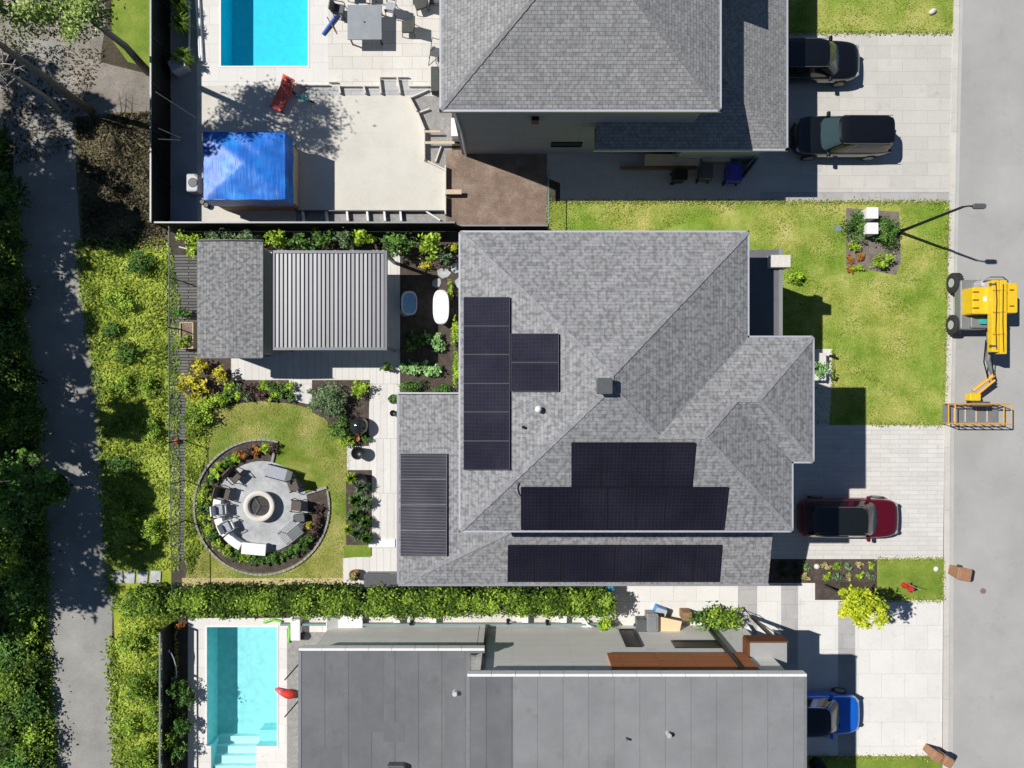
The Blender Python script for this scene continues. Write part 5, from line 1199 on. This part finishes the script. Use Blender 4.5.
# ------------------------------------------------------------------ cars
def car(px0,px1,py,face,paintm,label,roofm=None,W_=1.86,Hc=1.62,cab=(-.485,.235,-.445,.09),hood=.98,name='parked_car'):
    """px0..px1 body extent as sighted, face=+1 front to the right"""
    zb=.75; A=pl(px0,py,zb); B=pl(px1,py,zb); L=(B[0]-A[0])*U
    o=empty(name,P((A[0]+B[0])/2,A[1],.02),0 if face>0 else math.pi,label,'car')
    st=[(-.5,.62,.62),(-.49,.80,.85),(-.465,.90,hood),(-.40,.97,hood+.02),(-.25,1,hood+.02),(0,1,hood+.02),(.2,1,hood+.01),(.30,.99,hood-.03),(.38,.955,hood-.07),(.44,.87,hood-.13),(.485,.70,hood-.24),(.503,.46,.50)]
    vs=[];fs=[];n=0
    for (u,w,zt) in st:
        w*=W_/2; x=u*L; zl=.24 if abs(u)<.46 else .34
        half=[(0,zl),(w*.9,zl),(w*.99,zl+.16),(w,.55 if zt>.6 else .45),(w*.985,zt-.16),(w*.93,zt-.03),(w*.78,zt+.005),(w*.4,zt+.03),(0,zt+.035)]
        ring=half+[(-y,z_) for (y,z_) in half[-2:0:-1]]; n=len(ring); vs+=[(x,y,z_) for y,z_ in ring]
    for k in range(len(st)-1):
        for j in range(n): q=(j+1)%n; fs.append((k*n+j,k*n+q,(k+1)*n+q,(k+1)*n+j))
    fs.append(tuple(range(n))); fs.append(tuple(range((len(st)-1)*n+n-1,(len(st)-1)*n-1,-1)))
    m=MB(); m.add(vs,fs); body=m.build('body',M[paintm],o,subsurf=2,smooth=True)
    b0,b1,t0,t1=[v*L for v in cab]; zbelt=hood-.02; zr=Hc-.05
    def pt(th,lev,off=0):
        t=R(th); n_=6.0 if lev<1 else 5.0
        c_,s_=math.cos(t),math.sin(t)
        ux=math.copysign(abs(c_)**(2/n_),c_); uy=math.copysign(abs(s_)**(2/n_),s_)
        xc0,xa0=(b0+b1)/2,(b1-b0)/2; xc1,xa1=(t0+t1)/2,(t1-t0)/2; y0_,y1_=W_*.455,W_*.355
        xc=xc0+(xc1-xc0)*lev; xa=xa0+(xa1-xa0)*lev+off; ya=y0_+(y1_-y0_)*lev+off
        bow=.10*(1-lev*.5)*(1-uy*uy) if c_>0 and abs(c_)>abs(s_) else 0
        return (xc+ux*xa+bow*.8,uy*ya,zbelt+(zr-zbelt)*lev)
    angs=[a_*4 for a_ in range(90)]
    m=MB(); vs=[pt(a_,0) for a_ in angs]+[pt(a_,1) for a_ in angs]; m.add(vs,[(k,(k+1)%90,90+(k+1)%90,90+k) for k in range(90)]); m.build('pillars',M[paintm],o,smooth=True)
    m=MB(); c1=((t0+t1)/2); r0=[pt(a_,1) for a_ in angs]; r1=[(c1+(x-c1)*.93,y*.92,zr+.035) for x,y,_ in r0]; r2=[(c1+(x-c1)*.6,y*.6,zr+.06) for x,y,_ in r0]
    m.add(r0+r1+r2,[(k,(k+1)%90,90+(k+1)%90,90+k) for k in range(90)]+[(90+k,90+(k+1)%90,180+(k+1)%90,180+k) for k in range(90)]+[tuple(range(180,270))]); m.build('roof',M[roofm or paintm],o,smooth=True)
    def glass(nm,a0,a1,mt,l0=.06,l1=.93):
        m=MB(); K=12; vs=[]
        for lv in (l0,(l0+l1)/2,l1):
            vs+=[pt(a0+(a1-a0)*k/K,lv,.007) for k in range(K+1)]
        m.add(vs,[(r*(K+1)+k,r*(K+1)+k+1,(r+1)*(K+1)+k+1,(r+1)*(K+1)+k) for r in range(2) for k in range(K)]); m.build(nm,M[mt],o,smooth=True)
    glass('windscreen',-43,43,'windscreen'); glass('rear_window',138,222,'carglass',.25,.9)
    for s_ in(1,-1):
        glass('side_window',s_*50,s_*86,'carglass',.10,.88); glass('side_window',s_*89,s_*130,'carglass',.10,.88)
        m=MB(); m.rbox((b1*.68,s_*(W_/2-.0),zbelt+.03),(.15,.24,.12),.05); m.build('mirror',M[paintm],o)
        m=MB(); m.rbox((.452*L,s_*W_*.345,hood-.20),(.20,.16,.07),.05,-s_*.75); m.build('headlight',M['lamp'],o)
        m=MB(); m.rbox((-.472*L,s_*W_*.37,hood-.10),(.10,.26,.12),.04,s_*.2); m.build('tail_light',M['redp'],o)
        m=MB(); m.tube([(t0*.95,s_*W_*.345,zr+.03),(t1*.8,s_*W_*.345,zr+.05)],.016,6); m.build('roof_rail',M['darkgrey'],o)
        for u in(-.31,.31):
            m=MB(); m.smooth=True; m.tube([(u*L,s_*(W_/2-.22),.34),(u*L,s_*(W_/2+.005),.34)],.34,28); w=m.build('wheel',M['rubber'],o); m=MB(); m.tube([(u*L,s_*(W_/2-.1),.34),(u*L,s_*(W_/2+.012),.34)],.22,20); m.build('rim',M['grey'],w)
    m=MB(); m.box((.498*L,0,.52),(.03,W_*.42,.16)); m.build('grille',M['black'],o)
    for y_ in (-.3,.3): m=MB(); m.box((b1+.02,y_,zbelt+.045),(.02,.5,.015),.12); m.build('wiper',M['black'],o)
    for y_ in (-W_*.30,W_*.30): m=MB(); m.tube([(b1+.15,y_,hood+.012),(.40*L,y_*.9,hood-.078)],.006,4); m.build('hood_crease',M[paintm],o)
    return o
car(793,891,136,-1,'carblack','black suv parked nose to the house, lower of the two north driveway cars')
car(765,861,61,1,'carblack','black car facing the road, half under the north house eave')
car(800,900,518,1,'carred','wine red suv with dark glass roof on the grey house driveway',roofm='carglass')
car(768,861,714,1,'carblue','bright blue car with black roof parked under the flat roof edge',roofm='carblack')
m=MB(); q=P(815,763); m.lathe((q.x,q.y,0),[(.3,.013),(.34,.4),(.3,.75),(.05,.8)],16); tag(m.build('barrel',M['black']),'black barrel in the shade below the blue car','barrel')

# ------------------------------------------------------------------ boom lift
bl=empty('boom_lift',P(962,308,.006),0,'yellow articulated boom lift parked by the curb','boom lift')
def K(px,py,z_): return W(px,py,z_)-bl.location
m=MB(); m.rbox((-.05,.05,.75),(1.25,2.3,.45),.1); m.build('chassis',M['grey'],bl)
for (px,py,sg) in ((955,283,-1),(954.5,325,-1),(998,293,1),(998,325,1)):
    q=K(px,py,.45); q.z=.45; m=MB(); m.smooth=False
    x0=q.x-.17; m.lathe((0,0,0),[(0.01,0)],3) if False else None
    m.tube([(q.x-.17,q.y,.45),(q.x-.13,q.y,.45),(q.x+.13,q.y,.45),(q.x+.17,q.y,.45)],[.38,.45,.45,.38],28)
    for t in range(20):
        a_=t*math.pi/10; m.box((q.x,q.y+.455*math.cos(a_),.45+.455*math.sin(a_)),(.30,.07,.035),0,(a_+math.pi/2,0)) 
    w=m.build('wheel',M['rubber'],bl); m=MB(); m.tube([(q.x-sg*-.175 if False else q.x+sg*.16,q.y,.45),(q.x+sg*.185,q.y,.45)],.21,20); m.build('rim',M['lightgrey'],w)
    m=MB(); m.tube([(q.x,q.y,.45),(0,q.y,.5)],.07,8); m.build('axle',M['grey'],bl)
m=MB(); m.lathe((.15,.25,.95),[(.55,0),(.55,.2)],24); m.build('turntable',M['darkgrey'],bl)
def cow(x0,y0,x1,y1,z0,z1,mt,nm,r=.08):
    A=K(x0,y0,z1); B=K(x1,y1,z1); m=MB(); m.rbox(((A.x+B.x)/2,(A.y+B.y)/2,(z0+z1)/2),(abs(B.x-A.x),abs(B.y-A.y),z1-z0),r); return m.build(nm,M[mt],bl)
cow(973,287,994,314,.95,1.75,'yellow','engine_cover'); cow(1006,283,1018,313,.95,1.75,'yellow','tank_cover')
cow(982,279,1014,288,1.0,1.6,'lightgrey','counterweight',.2)
cow(971,316,992,328,.8,1.1,'grey','deck_plate'); cow(981,319,987,324,1.1,1.25,'turq','control_box',.03)
cow(992,280,999,352,1.75,2.05,'yellow','boom',.03); cow(1000.5,280,1007,354,1.75,2.1,'yellow','boom',.03); cow(997,283,1003,345,1.6,1.8,'yellow_o','boom_link',.02)
for (x,y) in ((995,284),(1004,284),(995,346),(1004,348)):
    q=K(x,y,2.15); m=MB(); m.tube([(q.x-.12,q.y,2.0),(q.x+.12,q.y,2.0)],.07,10); m.build('hinge_pin',M['darkgrey'],bl)
for (x,y,w_,h_) in ((976,292,.28,.02),(976,300,.28,.02),(976,308,.28,.02),(1012,290,.2,.02),(1012,306,.2,.02)):
    q=K(x,y,1.76); m=MB(); m.box((q.x,q.y,1.757),(w_,.05,.012)); m.build('vent_slot',M['black'],bl)
q=K(985,299,1.76); m=MB(); m.rbox((q.x,q.y,1.758),(.16,.22,.012),.03); m.build('decal',M['white'],bl)
m=MB(); m.tube([K(983,281,1.7),K(990,277,1.9),K(1003,277,1.9),K(1008,281,1.7)],.035,8); m.build('guard_rail',M['grey'],bl)
m=MB(); m.tube([K(996,282,2.1),K(997,300,2.14),K(996,330,2.12),K(997,350,2.05)],.022,6); m.tube([K(1003.5,284,2.15),K(1003,320,2.17),K(1004,352,2.1)],.02,6); m.build('cable',M['black'],bl)
for y in (290,312,334):
    q=K(1000,y,2.1); m=MB(); m.box((q.x,q.y,2.09),(.62,.05,.05)); m.build('bracket',M['yellow_o'],bl)
m=MB(); m.tube([K(989,332,1.5),K(988,360,1.3),K(993,374,1.1)],.10,8); m.build('lower_arm',M['grey'],bl)
m=MB(); m.tube([K(986,340,1.8),K(984,362,1.6),K(988,378,1.3)],.03,6); m.tube([K(992,340,1.8),K(992,362,1.6),K(994,376,1.3)],.025,6); m.build('hose',M['black'],bl)
m=MB(); m.tube([K(994,375,1.25),K(973,391,1.0)],.09,8); m.tube([K(995,380,1.0),K(978,394,.8)],.06,8); m.build('jib',M['yellow_o'],bl)
m=MB(); m.rbox(K(973,397,.8),(.5,.35,.4),.05); m.build('rotator',M['yellow'],bl)
bk=[K(954,404,1.1),K(1010,404,1.1),K(1010,424,1.1),K(954,424,1.1)]
bkt=MB(); xs_=[bk[0].x,bk[1].x]; ys_=[bk[0].y,bk[2].y]
m=MB(); m.box(((xs_[0]+xs_[1])/2,(ys_[0]+ys_[1])/2,.25),(xs_[1]-xs_[0],abs(ys_[0]-ys_[1]),.05)); m.build('platform_floor',M['grey'],bl)
m=MB()
for z_ in (.7,1.2):
    for (A,B) in (((xs_[0],ys_[0]),(xs_[1],ys_[0])),((xs_[1],ys_[0]),(xs_[1],ys_[1])),((xs_[1],ys_[1]),(xs_[0],ys_[1])),((xs_[0],ys_[1]),(xs_[0],ys_[0]))): m.tube([(A[0],A[1],z_),(B[0],B[1],z_)],.028,6)
for k in range(7):
    x=xs_[0]+(xs_[1]-xs_[0])*k/6
    for y in ys_: m.tube([(x,y,.25),(x,y,1.2)],.022,6)
m.build('basket_rail',M['yellow_o'],bl)
m=MB()
for k in range(1,5): 
    x=xs_[0]+(xs_[1]-xs_[0])*k/5; m.box((x,(ys_[0]+ys_[1])/2,.285),(.05,abs(ys_[0]-ys_[1])-.1,.02))
m.build('floor_rib',M['plank'],bl)
q=K(982,404,1.2); m=MB(); m.rbox((q.x,q.y,1.1),(.8,.22,.2),.05); m.build('control_console',M['darkgrey'],bl)

# ------------------------------------------------------------------ stepping slabs in verge corner
for k,x in enumerate((118,130,143,156)):
    m=MB(); m.rbox(P(x,577,.03),(.5,.6,.06),.04,random.uniform(-.1,.1)); tag(m.build('paving_slab',M['slate']),('first grey paving slab from the asphalt path','second grey paving slab from the asphalt path','third grey paving slab from the asphalt path','paving slab nearest the wire fence')[k],'paving slab')

# ------------------------------------------------------------------ light, world, camera
w=bpy.data.worlds.new('World'); S.world=w; w.use_nodes=True; nt=w.node_tree
sky=nt.nodes.new('ShaderNodeTexSky'); sky.sky_type='NISHITA'; sky.sun_disc=False; sky.dust_density=.0; sky.ozone_density=4.0; sky.air_density=1.0;
el=math.atan(1/math.hypot(SX,SY)); sky.sun_elevation=el; sky.sun_rotation=math.atan2(-SX,-SY)
nt.links.new(sky.outputs[0],nt.nodes['Background'].inputs[0]); nt.nodes['Background'].inputs[1].default_value=.05
ld=bpy.data.lights.new('Sun','SUN'); ld.energy=5.0; ld.angle=R(.53); ld.color=(1,.965,.91)
so=bpy.data.objects.new('Sun',ld); COL.objects.link(so)
so.rotation_euler=Vector((-SX,-SY,1)).to_track_quat('Z','Y').to_euler()
cd=bpy.data.cameras.new('Camera'); cd.sensor_width=36; cd.lens=36*718/1024; cd.clip_end=500
co=bpy.data.objects.new('Camera',cd); COL.objects.link(co); co.location=(0,0,H); S.camera=co
S.view_settings.view_transform='Standard'; S.view_settings.look='None'; S.view_settings.exposure=0
